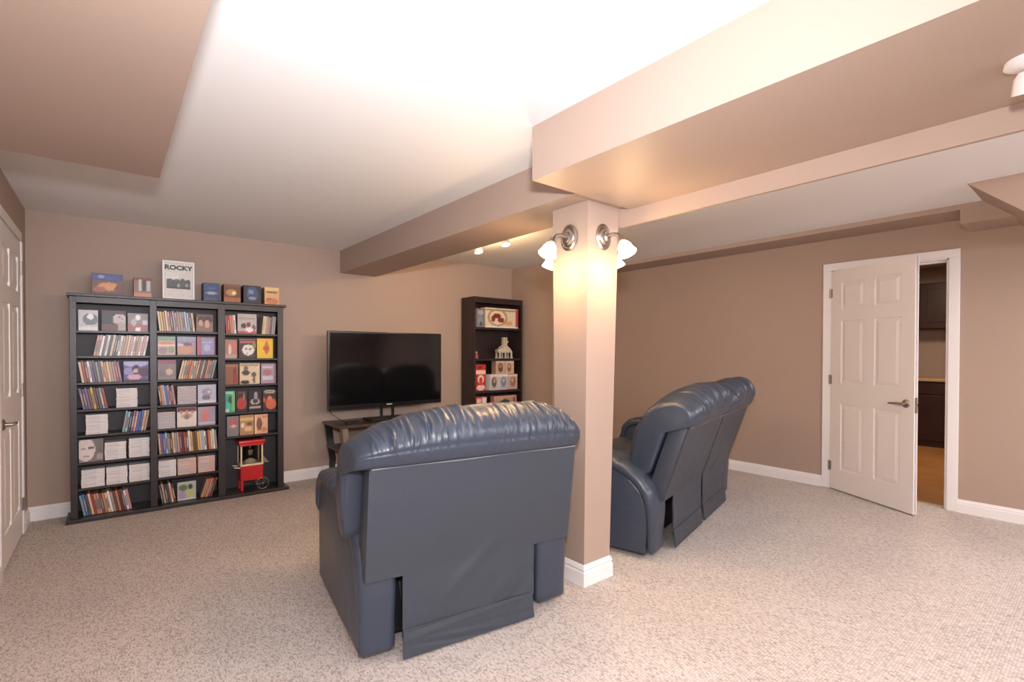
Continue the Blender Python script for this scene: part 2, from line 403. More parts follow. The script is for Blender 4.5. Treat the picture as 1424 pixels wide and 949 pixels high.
# ---------------------------------------------------------------- recliners
def catmull(P, n):
    P = np.array(P, float); k = len(P); out = []
    for i in range(k):
        p0, p1, p2, p3 = P[i-1], P[i], P[(i+1) % k], P[(i+2) % k]
        for t in np.arange(n)/n:
            out.append(0.5*((2*p1)+(-p0+p2)*t+(2*p0-5*p1+4*p2-p3)*t*t+(-p0+3*p1-3*p2+p3)*t**3))
    return np.array(out)
def gathers(rng, n, x0, x1, tc, tw, amp, sig=(0.006, 0.016), slant=0.08):
    """random ridges: (x centre, sigma, amplitude, slant, t centre, t width)"""
    return [(rng.uniform(x0, x1), rng.uniform(*sig), rng.uniform(0.3, 1)*amp*rng.choice([1, 1, -0.8]), rng.uniform(-slant, slant), tc+rng.uniform(-.06, .06), tw*rng.uniform(.6, 1.3)) for _ in range(n)]
def back_cushion(x0, x1, lean, seed, arch=0.22, top=1.04):
    prof = [(-0.010, .815), (-0.040, .845), (-0.048, .90), (-0.030, .955), (0.015, 1.005), (.09, 1.04), (.17, 1.035), (.24, 1.00), (.30, .93), (.335, .84), (.345, .73), (.325, .60), (.285, .49), (.20, .455), (.135, .50), (.125, .62), (.122, .74), (.10, .80)]
    pr = catmull(prof, 7); M = len(pr)
    rng = random.Random(seed)
    cx, hw = (x0+x1)/2, (x1-x0)/2
    N = 340
    th = np.linspace(-math.pi/2, math.pi/2, N)
    ss = np.sign(np.sin(th))*(np.abs(np.sin(th))**0.8)
    cen = np.array([0.13, 0.78])
    t = np.arange(M)/M
    tan = np.roll(pr, -1, 0)-np.roll(pr, 1, 0); nrm = np.stack([-tan[:, 1], tan[:, 0]], 1); nrm /= np.linalg.norm(nrm, axis=1)[:, None]
    if np.mean(np.sum(nrm*(pr-cen), 1)) < 0: nrm = -nrm
    # t index of features: back seam t~0.02..0.10, gathers 0.12..0.4
    G = gathers(rng, 120, x0+0.06, x1, 0.20, 0.07, 0.0072, (0.0045, 0.010), slant=0.35)
    G += gathers(rng, 40, x0, x1, 0.40, 0.09, 0.006, (0.008, 0.022), 0.5)
    G += gathers(rng, 26, x0, x1, 0.58, 0.08, 0.005, (0.01, 0.03), 0.5)
    V = []
    for s in ss:
        x = cx+hw*s
        e = (1-abs(s)**7)**0.5 if abs(s) < 1 else 0.0
        e = max(e, 0.0)
        Y = pr[:, 0].copy(); Z = pr[:, 1].copy()
        # crown: the top is arched across the width
        up = np.clip((Z-0.86)/0.18, 0, 1)
        Z = Z-up*(arch*0.45)*(abs(s)**2.4 if s < 0 else 0.75*abs(s)**6) + up*(top-1.04)
        # pillowy ends: shrink towards the core
        sc = 0.66+0.34*e if abs(s) < 1 else 0.66
        Yc = cen[0]+(Y-cen[0])*sc; Zc = cen[1]+(Z-cen[1])*(0.84+0.16*e)
        d = np.zeros(M)
        for (xc, sg, am, sl, tc, tw) in G:
            w_ = np.exp(-((t-tc)/tw)**2)
            d += am*w_*np.exp(-((x-xc-sl*(t-tc)*0.6)/sg)**2)
        # crease above the plain band at the rear of the roll
        d += -0.006*np.exp(-((t-0.105)/0.008)**2)
        # crease where head roll meets lumbar cushion (front)
        d += -0.018*np.exp(-((t-0.50)/0.012)**2)
        Yc = Yc+nrm[:, 0]*d*e; Zc = Zc+nrm[:, 1]*d*e
        Yc = Yc-lean*(Zc-0.36)/0.45
        V.append(np.stack([np.full(M, x), Yc, Zc], 1))
    V = np.array(V).reshape(-1, 3)
    m = MB(); fs = []
    for i in range(N-1):
        for j in range(M):
            j2 = (j+1) % M; fs.append((i*M+j, i*M+j2, (i+1)*M+j2, (i+1)*M+j))
    # end caps: bulged fan
    vs = V.tolist()
    for i, sg in ((0, -1), (N-1, 1)):
        ring = V[i*M:(i+1)*M]; c0 = ring.mean(0)
        prev = list(range(i*M, (i+1)*M))
        for q, bul in ((0.75, 0.012), (0.4, 0.018)):
            r2 = c0+(ring-c0)*q; r2[:, 0] += sg*bul
            base = len(vs); vs += r2.tolist(); cur = list(range(base, base+M))
            for j in range(M):
                j2 = (j+1) % M; f = (prev[j], prev[j2], cur[j2], cur[j]); fs.append(f if sg > 0 else f[::-1])
            prev = cur
        base = len(vs); c1 = c0.copy(); c1[0] += sg*0.02; vs.append(c1.tolist())
        for j in range(M):
            f = (prev[j], prev[(j+1) % M], base); fs.append(f if sg > 0 else f[::-1])
    m.add(vs, fs)
    bm_fix(m)
    return m
def bm_fix(m):
    bm = bmesh.new(); vs = [bm.verts.new(p) for p in m.v]
    for f in m.f:
        try: bm.faces.new([vs[i] for i in f])
        except ValueError: pass
    bmesh.ops.recalc_face_normals(bm, faces=bm.faces)
    bm.verts.index_update()
    m.v = [tuple(q.co) for q in bm.verts]; m.f = [tuple(q.index for q in f.verts) for f in bm.faces]; m.mi = [0]*len(m.f); bm.free()
ARM_TOP = [(0.045, 0.20), (0.05, 0.32), (0.085, 0.42), (0.16, 0.495), (0.27, 0.55), (0.42, 0.585), (0.56, 0.60), (0.73, 0.60), (0.86, 0.585), (0.92, 0.54), (0.94, 0.46), (0.935, 0.38)]
def arm_pad(x0, x1, seed):
    """padded strip following the arm's top edge, gathered along its length"""
    rng = random.Random(seed)
    P = np.array([(0.040, 0.035)]+ARM_TOP); seg = np.linalg.norm(np.diff(P, axis=0), axis=1); L = np.concatenate([[0], np.cumsum(seg)])
    N = 110; M = 28
    l = np.linspace(0, L[-1], N); yy = np.interp(l, L, P[:, 0]); zz = np.interp(l, L, P[:, 1])
    for _ in range(14):
        yy[1:-1] = (yy[:-2]+2*yy[1:-1]+yy[2:])/4; zz[1:-1] = (zz[:-2]+2*zz[1:-1]+zz[2:])/4
    cx, hw = (x0+x1)/2, (x1-x0)/2+0.016
    G = [(rng.uniform(0.33, L[-1]), rng.uniform(.006, .018), rng.uniform(-1, 1)*0.006, rng.uniform(-.5, .5)) for _ in range(60)]
    V = []
    for i in range(N):
        a = max(i-1, 0); b = min(i+1, N-1); ty, tz = yy[b]-yy[a], zz[b]-zz[a]; q = math.hypot(ty, tz); ny, nz = -tz/q, ty/q
        e = min(1, l[i]/0.02, (L[-1]-l[i])/0.05)**0.6 if 0 < i < N-1 else 0.02
        q_ = min(1.0, max(0.0, (l[i]-0.05)/0.30)); q_ = q_*q_*(3-2*q_); lw = 0.90+0.10*q_; lt = 0.45+0.55*q_
        for j in range(M):
            th = 2*math.pi*j/M; c_, s_ = math.cos(th), math.sin(th)
            u = math.copysign(abs(c_)**0.6, c_)*hw*(0.75+0.25*e)*lw; v_ = math.copysign(abs(s_)**0.75, s_)*(0.052*lt if s_ > 0 else 0.03)*e
            d = 0
            if s_ > -0.2:
                for lc, sg, am, sl in G: d += am*math.exp(-((l[i]-lc-sl*u)/sg)**2)
            v2 = v_+d*max(0, s_+0.2)*e
            V.append((cx+u, yy[i]+ny*v2, zz[i]+nz*v2))
    fs = []
    for i in range(N-1):
        for j in range(M):
            j2 = (j+1) % M; fs.append((i*M+j, i*M+j2, (i+1)*M+j2, (i+1)*M+j))
    fs.append(tuple(range(M))); fs.append(tuple((N-1)*M+j for j in range(M))[::-1])
    m = MB(); m.add(V, fs); bm_fix(m); return m
def pillow(x0, x1, y0, y1, z0, z1, p=5, crown=0.03, n=34):
    """soft rounded block"""
    bm = bmesh.new(); bmesh.ops.create_grid(bm, x_segments=2, y_segments=2, size=1); bm.free()
    m = MB(); N, Mm = n, n
    V = []
    for i in range(N+1):
        ph = -math.pi/2+math.pi*i/N
        for j in range(2*Mm):
            th = math.pi*j/Mm
            def g(c, e): return math.copysign(abs(c)**e, c)
            cxp = g(math.cos(ph), 2/p)
            x = cxp*g(math.cos(th), 2/p); y = cxp*g(math.sin(th), 2/p); z = g(math.sin(ph), 2/p)
            zz = z*(1+crown/(z1-z0)*2*(1-x*x)*(1-y*y)*0.5)
            V.append(((x0+x1)/2+x*(x1-x0)/2, (y0+y1)/2+y*(y1-y0)/2, (z0+z1)/2+zz*(z1-z0)/2))
    fs = []
    for i in range(N):
        for j in range(2*Mm):
            j2 = (j+1) % (2*Mm); fs.append((i*2*Mm+j, i*2*Mm+j2, (i+1)*2*Mm+j2, (i+1)*2*Mm+j))
    m.add(V, fs); return m

def cloth_panel(x0, x1, x0b, x1b, z0, z1, yf, lean, thick, seed, wr=0.004):
    """thin leather panel, gently creased: x0..x1 at the top, x0b..x1b at the bottom; yf(z) gives its plane"""
    rng = random.Random(seed); nx, nz = 40, 30
    W = [(rng.uniform(0, 1), rng.uniform(0, 1), rng.uniform(-1.2, 1.2), rng.uniform(0.03, 0.09), rng.uniform(-1, 1)*wr) for _ in range(9)]
    def P(i, j, k):
        a, b = i/nx, j/nz
        z = z0+(z1-z0)*b; xa = x0b+(x0-x0b)*b; xb = x1b+(x1-x1b)*b
        x = xa+(xb-xa)*a
        edge = min(1, 8*min(a, 1-a), 8*min(b, 1-b)); d = 0
        for u0, v0, sl, sg, am in W: d += am*math.exp(-(((a-u0)*sl+(b-v0))/sg)**2)
        return (x, yf(z)+d*max(0, edge)+(thick if k else 0), z)
    vs = [P(i, j, k) for k in (0, 1) for j in range(nz+1) for i in range(nx+1)]
    n1 = (nx+1)*(nz+1); fs = []
    for j in range(nz):
        for i in range(nx):
            a = j*(nx+1)+i; q = (a, a+1, a+nx+2, a+nx+1); fs.append(q); fs.append(tuple(n1+x for x in q[::-1]))
    ring = [i for i in range(nx+1)]+[j*(nx+1)+nx for j in range(1, nz+1)]+[nz*(nx+1)+i for i in range(nx-1, -1, -1)]+[j*(nx+1) for j in range(nz-1, 0, -1)]
    for a, b in zip(ring, ring[1:]+ring[:1]): fs.append((b, a, n1+a, n1+b))
    m = MB(); m.add(vs, fs); return m

def notched_panel(x0, x1, t0, t1, ly, seed, zt=0.812, zn=0.352, zb=0.115, thick=0.007):
    '''rear leather sheet: full width above zn, only t0..t1 below it, with soft diagonal folds low down'''
    rng = random.Random(seed)
    xs = list(np.linspace(x0, t0, 8))+list(np.linspace(t0, t1, 34))[1:]+list(np.linspace(t1, x1, 8))[1:]
    zs = list(np.linspace(zb, zn, 16))+list(np.linspace(zn, zt, 26))[1:]
    F = [(rng.uniform(t0, t1), rng.uniform(zb, zn+0.08), rng.uniform(0.5, 1.1), rng.uniform(0.02, 0.045), rng.choice((-1, 1))*rng.uniform(.003, .006)) for _ in range(5)]
    def y(x, z):
        d = 0
        for xc, zc, sl, sg, am in F:
            q = ((z-zc)-sl*(x-xc))/sg; l_ = ((x-xc)+sl*(z-zc))/0.22
            d += am*math.exp(-q*q)*math.exp(-l_*l_)
        ed = min(1, (x-x0)/0.04, (x1-x)/0.04, (zt-z)/0.05)
        return ly(z)-0.008+d*max(0, ed)
    nx, nz = len(xs), len(zs); vs = [(x, y(x, z)+k*thick, z) for k in (0, 1) for z in zs for x in xs]; n1 = nx*nz
    keep = lambda i, j: zs[j] >= zn-1e-6 or (xs[i] >= t0-1e-6 and xs[i+1] <= t1+1e-6)
    fs = []; cnt = {}
    for j in range(nz-1):
        for i in range(nx-1):
            if not keep(i, j): continue
            a = j*nx+i; q = (a, a+1, a+nx+1, a+nx); fs.append(q); fs.append(tuple(n1+t for t in q[::-1]))
            for e in zip(q, q[1:]+q[:1]): cnt[e] = 1
    for (a, b) in list(cnt):
        if (b, a) not in cnt: fs.append((b, a, n1+a, n1+b))
    used = sorted({i for f in fs for i in f}); mp = {o: n for n, o in enumerate(used)}
    m = MB(); m.add([vs[i] for i in used], [tuple(mp[i] for i in f) for f in fs]); return m

def recliner(name, label, cat, loc, rz, modules, arms, lean, seed, top=1.04, arch=0.22, overhang=0.05):
    r = thing(name, label, cat, loc, rz)
    ly = lambda z: -lean*(z-0.36)/0.45 if z > 0.36 else 0.0
    for k, (a0, a1) in enumerate(arms):
        mid = (a0+a1)/2
        prof = [(0.075, 0.03)]+[(y+0.012, z-0.012) for y, z in ARM_TOP]+[(0.93, 0.03)]
        MB().prism(prof, 'x', a0, a1, bev=0.018, seg=3).build('arm', M_leather, r, smooth=True, world=False)
        arm_pad(a0, a1, seed+k).build('arm_pad', M_leather, r, smooth=True, world=False, angle=60)
        for y in (0.14, 0.84):
            MB().lathe([(0.0, 0), (0.022, 0), (0.024, 0.028), (0, 0.03)], 12, Matrix.Translation((mid, y, 0))).build('foot', M_dark, r, world=False)
    inner = (min(a[1] for a in arms), max(a[0] for a in arms))
    B(inner[0], inner[1], 0.13, 0.93, 0.05, 0.30).build('base_frame', M_dark, r, world=False)
    for k, (x0, x1, t0, t1, s0, s1) in enumerate(modules):
        # hollow-looking back shell with a leather-covered rear face
        pts = [(x0, .352), (x0-0.0, .345), (x1, .345), (x1, .815), (x0, .815)]
        sh = MB(); tk = 0.115
        vs = []
        for z, g in ((.345, .0), (.60, 0.004), (.825, 0.008)):
            yb = ly(z); vs += [(x0+g, yb, z), (x1-g, yb, z), (x1-g, yb+tk, z), (x0+g, yb+tk, z)]
        fs = [(0,3,2,1), (8,9,10,11)]
        for q in (0, 4):
            for i in range(4): i2 = (i+1) % 4; fs.append((q+i, q+i2, q+4+i2, q+4+i))
        bm = bmesh.new(); bv = [bm.verts.new(p) for p in vs]
        for f in fs: bm.faces.new([bv[i] for i in f])
        bmesh.ops.recalc_face_normals(bm, faces=bm.faces)
        ed = [e for e in bm.edges if abs(e.verts[0].co.z-.6) > .01 or abs(e.verts[1].co.z-.6) > .01]
        bmesh.ops.bevel(bm, geom=ed, offset=0.010, segments=2, profile=0.5, affect='EDGES')
        sh.addbm(bm)
        bs = sh.build('back_shell', M_vinyl, r, smooth=True, world=False)
        # piping line beneath the head roll
        MB().tube([(x0+.01+(x1-x0-.02)*i/12, ly(.815)-0.012, .815+0.002*math.sin(i)) for i in range(13)], 0.0032, 6).build('piping', M_seam, bs, smooth=True, world=False)
        for xs in (x0+0.008, x1-0.008):
            MB().tube([(xs, ly(.36+.45*i/8)+0.001, .36+.45*i/8) for i in range(9)], 0.0028, 6).build('piping', M_vinyl, bs, smooth=True, world=False)
        notched_panel(x0+0.003, x1-0.003, t0, t1, ly, seed+7+k).build('back_panel', M_vinyl, r, smooth=True, world=False, angle=50)
        cloth_panel(t0+0.002, t1-0.012, t0-0.002, t1-0.006, 0.014, 0.128, lambda z: -0.012-0.012*(0.128-z)/0.114, 0, 0.006, seed+17+k, 0.003).build('skirt_flap', M_vinyl, r, smooth=True, world=False)
        back_cushion(x0-overhang*(1 if k == 0 else .0), x1+overhang*(0.6 if k == len(modules)-1 else 0.0), lean, seed+27+k, arch=arch, top=top).build('back_cushion', M_leather, r, smooth=True, world=False, angle=179)
        pillow(s0+0.006, s1-0.006, 0.22, 0.97, 0.28, 0.47, 6, 0.03).build('seat_cushion', M_leather, r, smooth=True, world=False, angle=70)
        pillow(s0+0.008, s1-0.008, 0.94, 1.03, 0.07, 0.40, 6, 0.0).build('footrest', M_leather, r, smooth=True, world=False, angle=70)
        mm = MB()
        for xx in (s0+0.02, s1-0.02):
            mm.tube([(xx, 0.14, 0.06), (xx, 0.08, 0.16), (xx, 0.10, 0.34)], 0.011, 8)
            mm.tube([(xx, 0.15, 0.30), (xx, 0.075, 0.12)], 0.008, 8)
        mm.box(s0+0.02, s1-0.02, 0.07, 0.09, 0.30, 0.33)
        mm.build('mechanism', M_dark, r, smooth=True, world=False)
    return r

rc = recliner('recliner_chair', 'wide slate blue leather recliner seen from behind, left of the pillar', 'armchair',
         (1.25+0.02*math.cos(R(-7.9)), 1.81+0.02*math.sin(R(-7.9)), 0), R(-7.9),
         [(-0.50, 0.502, -0.345, 0.30, -0.33, 0.33)], [(-0.505, -0.372), (0.345, 0.505)], 0.06, 5, top=1.03, arch=0.26, overhang=0.052)
ls = recliner('recliner_loveseat', 'two seat slate blue leather reclining loveseat seen from behind, right of the pillar', 'sofa',
         (3.42, 1.97, 0), R(14.2),
         [(-0.81, -0.012, -0.63, -0.03, -0.70, -0.002), (0.012, 0.81, 0.02, 0.66, 0.002, 0.70)], [(-0.905, -0.71), (0.71, 0.905)], 0.15, 50, top=1.06, arch=0.20, overhang=0.02)

# ---------------------------------------------------------------- media cabinet
CB = thing('media_cabinet', 'tall black three bay media cabinet full of disc cases on the back wall', 'cabinet', (0.51, 4.98, 0))
YF_, YK = 4.866, 5.098
B(-0.240, 1.265, YF_-0.022, YK+0.005, 1.676, 1.697, bev=0.003).build('top_panel', M_espresso, CB)
B(-0.253, 1.280, YF_-0.040, YK, 0.0, 0.028, bev=0.003).build('plinth', M_espresso, CB)
for x0, x1 in ((-0.227, -0.187), (0.250, 0.296), (0.721, 0.775), (1.195, 1.244)):
    B(x0, x1, YF_, YF_+0.018, 0.029, 1.675, bev=0.002).build('stile', M_espresso, CB)
for x0, x1 in ((-0.227, -0.209), (0.264, 0.282), (0.739, 0.757), (1.226, 1.244)):
    B(x0, x1, YF_+0.019, YK-0.007, 0.029, 1.675).build('side_panel', M_espresso, CB)
B(-0.209, 1.226, YK-0.006, YK, 0.029, 1.675).build('back_panel', M_back, CB)
BAYS = [(-0.208, 0.263, -0.187, 0.250), (0.283, 0.738, 0.296, 0.721), (0.758, 1.225, 0.775, 1.195)]
SH = [[1.424, 1.233, 1.033, 0.831, 0.639, 0.433, 0.240, 0.030],
      [1.434, 1.237, 1.038, 0.831, 0.640, 0.435, 0.245, 0.030],
      [1.426, 1.208, 0.979, 0.734, 0.526, 0.030]]
for bi, (x0, x1, f0, f1) in enumerate(BAYS):
    B(f0, f1, YF_+0.001, YF_+0.018, 1.632, 1.675).build('header_rail', M_espresso, CB)
    for z in SH[bi]:
        if z > 0.05: B(x0, x1, YF_+0.020, YK-0.007, z-0.016, z).build('shelf', M_espresso, CB)

# colour printed covers (flat print, colours held per vertex)
def print_mat():
    m = bpy.data.materials.new('printed cover'); m.use_nodes = True; nt = m.node_tree
    a = nt.nodes.new('ShaderNodeAttribute'); a.attribute_name = 'print'
    b = nt.nodes['Principled BSDF']; b.inputs['Roughness'].default_value = 0.4
    nt.links.new(a.outputs['Color'], b.inputs['Base Color']); return m
M_print = print_mat()
def cover(parent, x0, x1, y, z0, z1, bg, shapes, nx=20, nz=20, noise=0.03, seed=1, name='cover_print', axis='y', tilt=0):
    """bg sRGB colour; shapes: ('e',cx,cz,rx,rz,col[,soft]) or ('r',x0,z0,x1,z1,col) in 0..1, z up"""
    rng = random.Random(seed); vs = []; cols = []
    for j in range(nz+1):
        for i in range(nx+1):
            u, v_ = i/nx, j/nz
            if isinstance(bg[0], tuple):
                c = [bg[0][q]*(1-v_)+bg[1][q]*v_ for q in range(3)]
            else: c = list(bg)
            for s in shapes:
                if s[0] == 'e':
                    if ((u-s[1])/s[3])**2+((v_-s[2])/s[4])**2 <= 1: c = list(s[5])
                else:
                    if s[1] <= u <= s[3] and s[2] <= v_ <= s[4]: c = list(s[5])
            n = rng.uniform(-noise, noise)
            cols.append(s2l([min(1, max(0, q+n)) for q in c]))
            if axis == 'y': vs.append((x0+(x1-x0)*u, y, z0+(z1-z0)*v_))
            else: vs.append((y, x0+(x1-x0)*u, z0+(z1-z0)*v_))
    fs = [(j*(nx+1)+i, j*(nx+1)+i+1, (j+1)*(nx+1)+i+1, (j+1)*(nx+1)+i) for j in range(nz) for i in range(nx)]
    m = MB(); m.add(vs, fs); o = m.build(name, M_print, parent)
    ca = o.data.color_attributes.new('print', 'FLOAT_COLOR', 'POINT')
    ca.data.foreach_set('color', [q for c in cols for q in (*c, 1.0)])
    return o

BAYN = ['left bay', 'middle bay', 'right bay']
ORD = ['first', 'second', 'third', 'fourth', 'fifth', 'sixth', 'seventh', 'eighth', 'ninth', 'tenth', 'eleventh', 'twelfth', 'thirteenth', 'fourteenth', 'fifteenth', 'sixteenth', 'seventeenth', 'eighteenth', 'nineteenth', 'twentieth', 'twenty-first', 'twenty-second', 'twenty-third', 'twenty-fourth', 'twenty-fifth', 'twenty-sixth', 'twenty-seventh', 'twenty-eighth']
PAL = {'red': (.62,.16,.14), 'dark red': (.34,.10,.10), 'white': (.95,.93,.94), 'cream': (.86,.76,.62), 'black': (.10,.09,.10), 'blue': (.22,.36,.68),
       'light blue': (.60,.70,.82), 'orange': (.80,.45,.22), 'tan': (.72,.56,.44), 'brown': (.38,.24,.18), 'yellow': (.85,.68,.26), 'green': (.34,.50,.38),
       'grey': (.55,.54,.58), 'pink': (.78,.52,.52), 'purple': (.40,.30,.52), 'teal': (.40,.60,.62), 'dark grey': (.25,.24,.27)}
def cmat(n):
    return mat(n+' case', s2l(tuple(0.84*q+0.16*0.74 for q in PAL[n])), 0.35)
M_wslip = mat('white spine print', (0.75, 0.72, 0.70), 0.4)
M_kslip = mat('dark spine print', (0.05, 0.045, 0.05), 0.4)
def case_mesh():
    m = MB(); m.box(-0.0068, 0.0068, 0, 0.130, 0, 0.160, mi=0)
    m.box(-0.0032, 0.0032, -0.0006, 0.001, 0.034, 0.118, mi=1)
    o = m.build('disc_case', [cmat('white'), M_wslip]); me = o.data; bpy.data.objects.remove(o); return me
def flat_mesh():
    m = MB(); m.box(-0.068, 0.068, 0, 0.120, 0, 0.0138, mi=0, bev=0.0015, seg=1)
    m.box(-0.055, 0.020, -0.0007, 0.002, 0.0045, 0.0095, mi=1)
    o = m.build('disc_case', [cmat('white'), M_wslip]); me = o.data; bpy.data.objects.remove(o); return me
ME_case, ME_flat = case_mesh(), flat_mesh()
M_streak = [mat('spine streak '+n, s2l(c), 0.4) for n, c in (('grey', (.74,.74,.77)), ('rose', (.86,.76,.75)), ('blue', (.78,.81,.88)), ('cream', (.90,.85,.78)))]
def instance(me, m0, m1):
    o = bpy.data.objects.new('disc_case', me); COL.objects.link(o)
    for i, m_ in enumerate((m0, m1)):
        o.material_slots[i].link = 'OBJECT'; o.material_slots[i].material = m_
    return o
def shelf_word(row, n): return 'bottom shelf' if row == n-1 else ('top shelf' if row == 0 else ORD[row]+' shelf down')
def spines(bay, row, xa, xb, colours, lean, seed, where='spine row', h=1.0):
    """upright disc cases from xa to xb, spines out; lean in degrees (positive: tops lean right)"""
    rng = random.Random(seed); z = SH[bay][row]; pitch = 0.0158
    L = 0.160*h*abs(math.sin(R(lean)))
    n = max(1, int(round((xb-xa-L)/(pitch/math.cos(R(lean)))))); step = (xb-xa-L)/n
    for i in range(n):
        cn = colours[int(i*len(colours)/n)] if rng.random() < 0.7 else rng.choice(colours)
        o = instance(ME_case, cmat(cn), cmat(cn) if rng.random() < 0.45 else rng.choice([cmat(q) for q in ('grey', 'tan', 'cream', 'dark grey', 'pink')]))
        a = R(lean)
        hh = h*rng.uniform(0.96, 1.03)
        o.scale = (min(1.0, (step*math.cos(a))/0.0139), 1, hh)
        if lean >= 0: x = xa+step*(i+0.5)
        else: x = xa+L+step*(i+0.5)
        o.rotation_euler = (0, a, 0)
        o.location = (x, YF_+0.032+rng.uniform(0, 0.008), z+0.0068*abs(math.sin(a))*o.scale[0]+0.0005)
        tag(o, '%s disc case, %s from left in the spine row, %s, %s' % (cn, ORD[i], BAYN[bay], shelf_word(row, len(SH[bay]))), 'disc case', 'disc cases in the cabinet')
def stack(bay, row, xa, xb, n, seed, tint=None, place=''):
    rng = random.Random(seed); z = SH[bay][row]
    for i in range(n):
        o = instance(ME_flat, cmat('white') if tint is None else tint, rng.choice(M_streak))
        o.scale = ((xb-xa-0.004)/0.136, 1, 1)
        o.location = ((xa+xb)/2+rng.uniform(-.0015, .0015), YF_+0.034+rng.uniform(0, .006), z+0.0003+i*0.0150)
        tag(o, '%s flat disc case, %s from bottom of %s stack, %s, %s' % ('rosy' if tint else 'white', ORD[i], place, BAYN[bay], shelf_word(row, len(SH[bay]))), 'disc case', 'flat disc cases stacked in the cabinet')
def face(bay, row, xa, xb, h, edge, bg, shapes, label, y=None, z=None, d=0.016, seed=1, cat='disc case', name='disc_case', side=None, noise=0.03):
    z = SH[bay][row]+0.0003 if z is None else z
    y = YF_+0.036+(seed % 5)*0.002 if y is None else y
    o = B(xa+.001, xb-.001, y, y+d, z, z+h, bev=0.0012, seg=1).build(name, cmat(edge))
    rebase(o, ((xa+xb)/2, y+d/2, z)); tag(o, label, cat)
    cover(o, xa+.0025, xb-.0025, y-0.0004, z+.002, z+h-.002, bg, shapes, seed=seed, noise=noise)
    if side: cover(o, y+d-0.002, y+.002, xa+0.0006, z+.002, z+h-.002, side[0], side[1], nx=6, seed=seed, axis='x', name='side_print')
    return o
W_, K_, G_ = (.9,.88,.87), (.10,.08,.09), (.55,.54,.57)
# left bay
face(0, 0, -.179, -.064, .155, 'white', (.80,.80,.82), [('e',.62,.55,.40,.30,(.45,.50,.52)), ('e',.62,.68,.18,.14,(.93,.96,.97)), ('r',0,.0,1,.16,(.9,.9,.92))], 'silvery white cover with a bright swirl, left bay, top shelf', seed=1)
face(0, 0, -.046, .103, .160, 'dark grey', (.20,.16,.19), [('r',0,.05,1,.30,(.42,.24,.20)), ('e',.75,.58,.30,.26,(.78,.74,.74)), ('r',.70,.05,1,.42,(.72,.66,.66)), ('e',.74,.68,.05,.04,(.35,.3,.3)), ('e',.86,.62,.04,.03,(.3,.25,.25)), ('r',0,.9,1,1,(.25,.14,.14))], 'dark brown cover with a pale face shape, left bay, top shelf', seed=2)
face(0, 0, .112, .243, .145, 'grey', (.60,.55,.58), [('r',0,.05,1,.4,(.66,.42,.44)), ('e',.5,.78,.14,.14,(.97,.96,.95)), ('e',.5,.12,.14,.12,(.98,.97,.95)), ('e',.30,.5,.15,.2,(.75,.75,.74)), ('r',.75,.4,.98,.6,(.85,.82,.85))], 'grey and rose cover with white discs, left bay, top shelf', seed=3)
spines(0, 1, -.095, .248, ['pink','white','dark grey','white','black','light blue','dark grey','tan','white','tan','cream','pink','white','tan','brown','white','pink','white'], 10, 11)
spines(0, 2, -.183, .078, ['cream','red','brown','white','purple','black','grey','dark grey','cream','orange','cream','tan','grey','light blue','purple','dark grey'], -8, 12)
face(0, 2, .084, .244, .158, 'purple', (.38,.34,.55), [('e',.5,.92,.55,.2,(.70,.70,.88)), ('e',.2,.5,.2,.2,(.60,.58,.80)), ('e',.82,.45,.2,.25,(.34,.18,.30)), ('e',.48,.60,.17,.22,(.12,.10,.14)), ('e',.48,.52,.10,.12,(.85,.70,.70)), ('e',.42,.2,.28,.14,(.85,.70,.74)), ('r',0,0,1,.08,(.28,.20,.36))], 'violet cover with a dark haired figure, left bay, third shelf down', seed=4)
spines(0, 3, -.183, -.008, ['purple','blue','red','brown','yellow','dark red','dark red','white','grey','cream','dark grey'], -10, 13)
stack(0, 3, .038, .173, 10, 21, place='the')
stack(0, 4, -.142, -.009, 10, 22, place='the')
spines(0, 4, .072, .249, ['teal','light blue','black','purple','pink','grey','blue','brown','cream','tan','grey'], 9, 14)
face(0, 5, -.182, -.038, .170, 'grey', (.50,.46,.46), [('e',.28,.55,.38,.52,(.86,.81,.80)), ('e',.50,.62,.16,.05,(.42,.38,.38)), ('e',.18,.60,.10,.04,(.5,.45,.45)), ('e',.3,.25,.14,.04,(.6,.5,.5)), ('r',.72,.0,1,1,(.46,.43,.43)), ('e',.85,.2,.15,.15,(.62,.6,.6))], 'grey portrait cover of a pale face, left bay, sixth shelf down', seed=5)
stack(0, 5, -.034, .100, 9, 23, place='middle')
stack(0, 5, .113, .248, 10, 24, place='right')
stack(0, 6, -.170, -.030, 9, 25, place='left')
stack(0, 6, -.024, .108, 9, 26, place='middle')
stack(0, 6, .114, .248, 9, 27, place='right')
spines(0, 7, -.184, .134, ['teal','blue','dark grey','cream','brown','tan','pink','red','orange','orange','brown','tan','cream','orange','dark red','brown','white','white','pink'], -10, 15)
# middle bay
spines(1, 0, .298, .560, ['cream','yellow','orange','cream','pink','dark red','grey','pink','yellow','tan','grey','light blue','white','light blue','cream'], -6, 31)
face(1, 0, .566, .692, .150, 'brown', (.55,.42,.36), [('r',0,.85,1,1,(.42,.26,.20)), ('e',.28,.66,.22,.24,(.20,.13,.12)), ('e',.72,.70,.26,.20,(.20,.13,.12)), ('e',.27,.5,.13,.18,(.80,.62,.54)), ('e',.66,.45,.14,.25,(.82,.66,.58))], 'brown cover with two dark haired heads, middle bay, top shelf', seed=6)
face(1, 1, .301, .424, .155, 'green', (.78,.70,.68), [('r',0,.8,1,1,(.56,.68,.62)), ('e',.5,.62,.4,.1,(.88,.55,.42)), ('r',0,.48,1,.55,(.92,.84,.80)), ('e',.3,.25,.25,.2,(.66,.56,.60)), ('e',.75,.3,.2,.18,(.60,.64,.56))], 'cover with green and orange stripes, middle bay, second shelf down', seed=7)
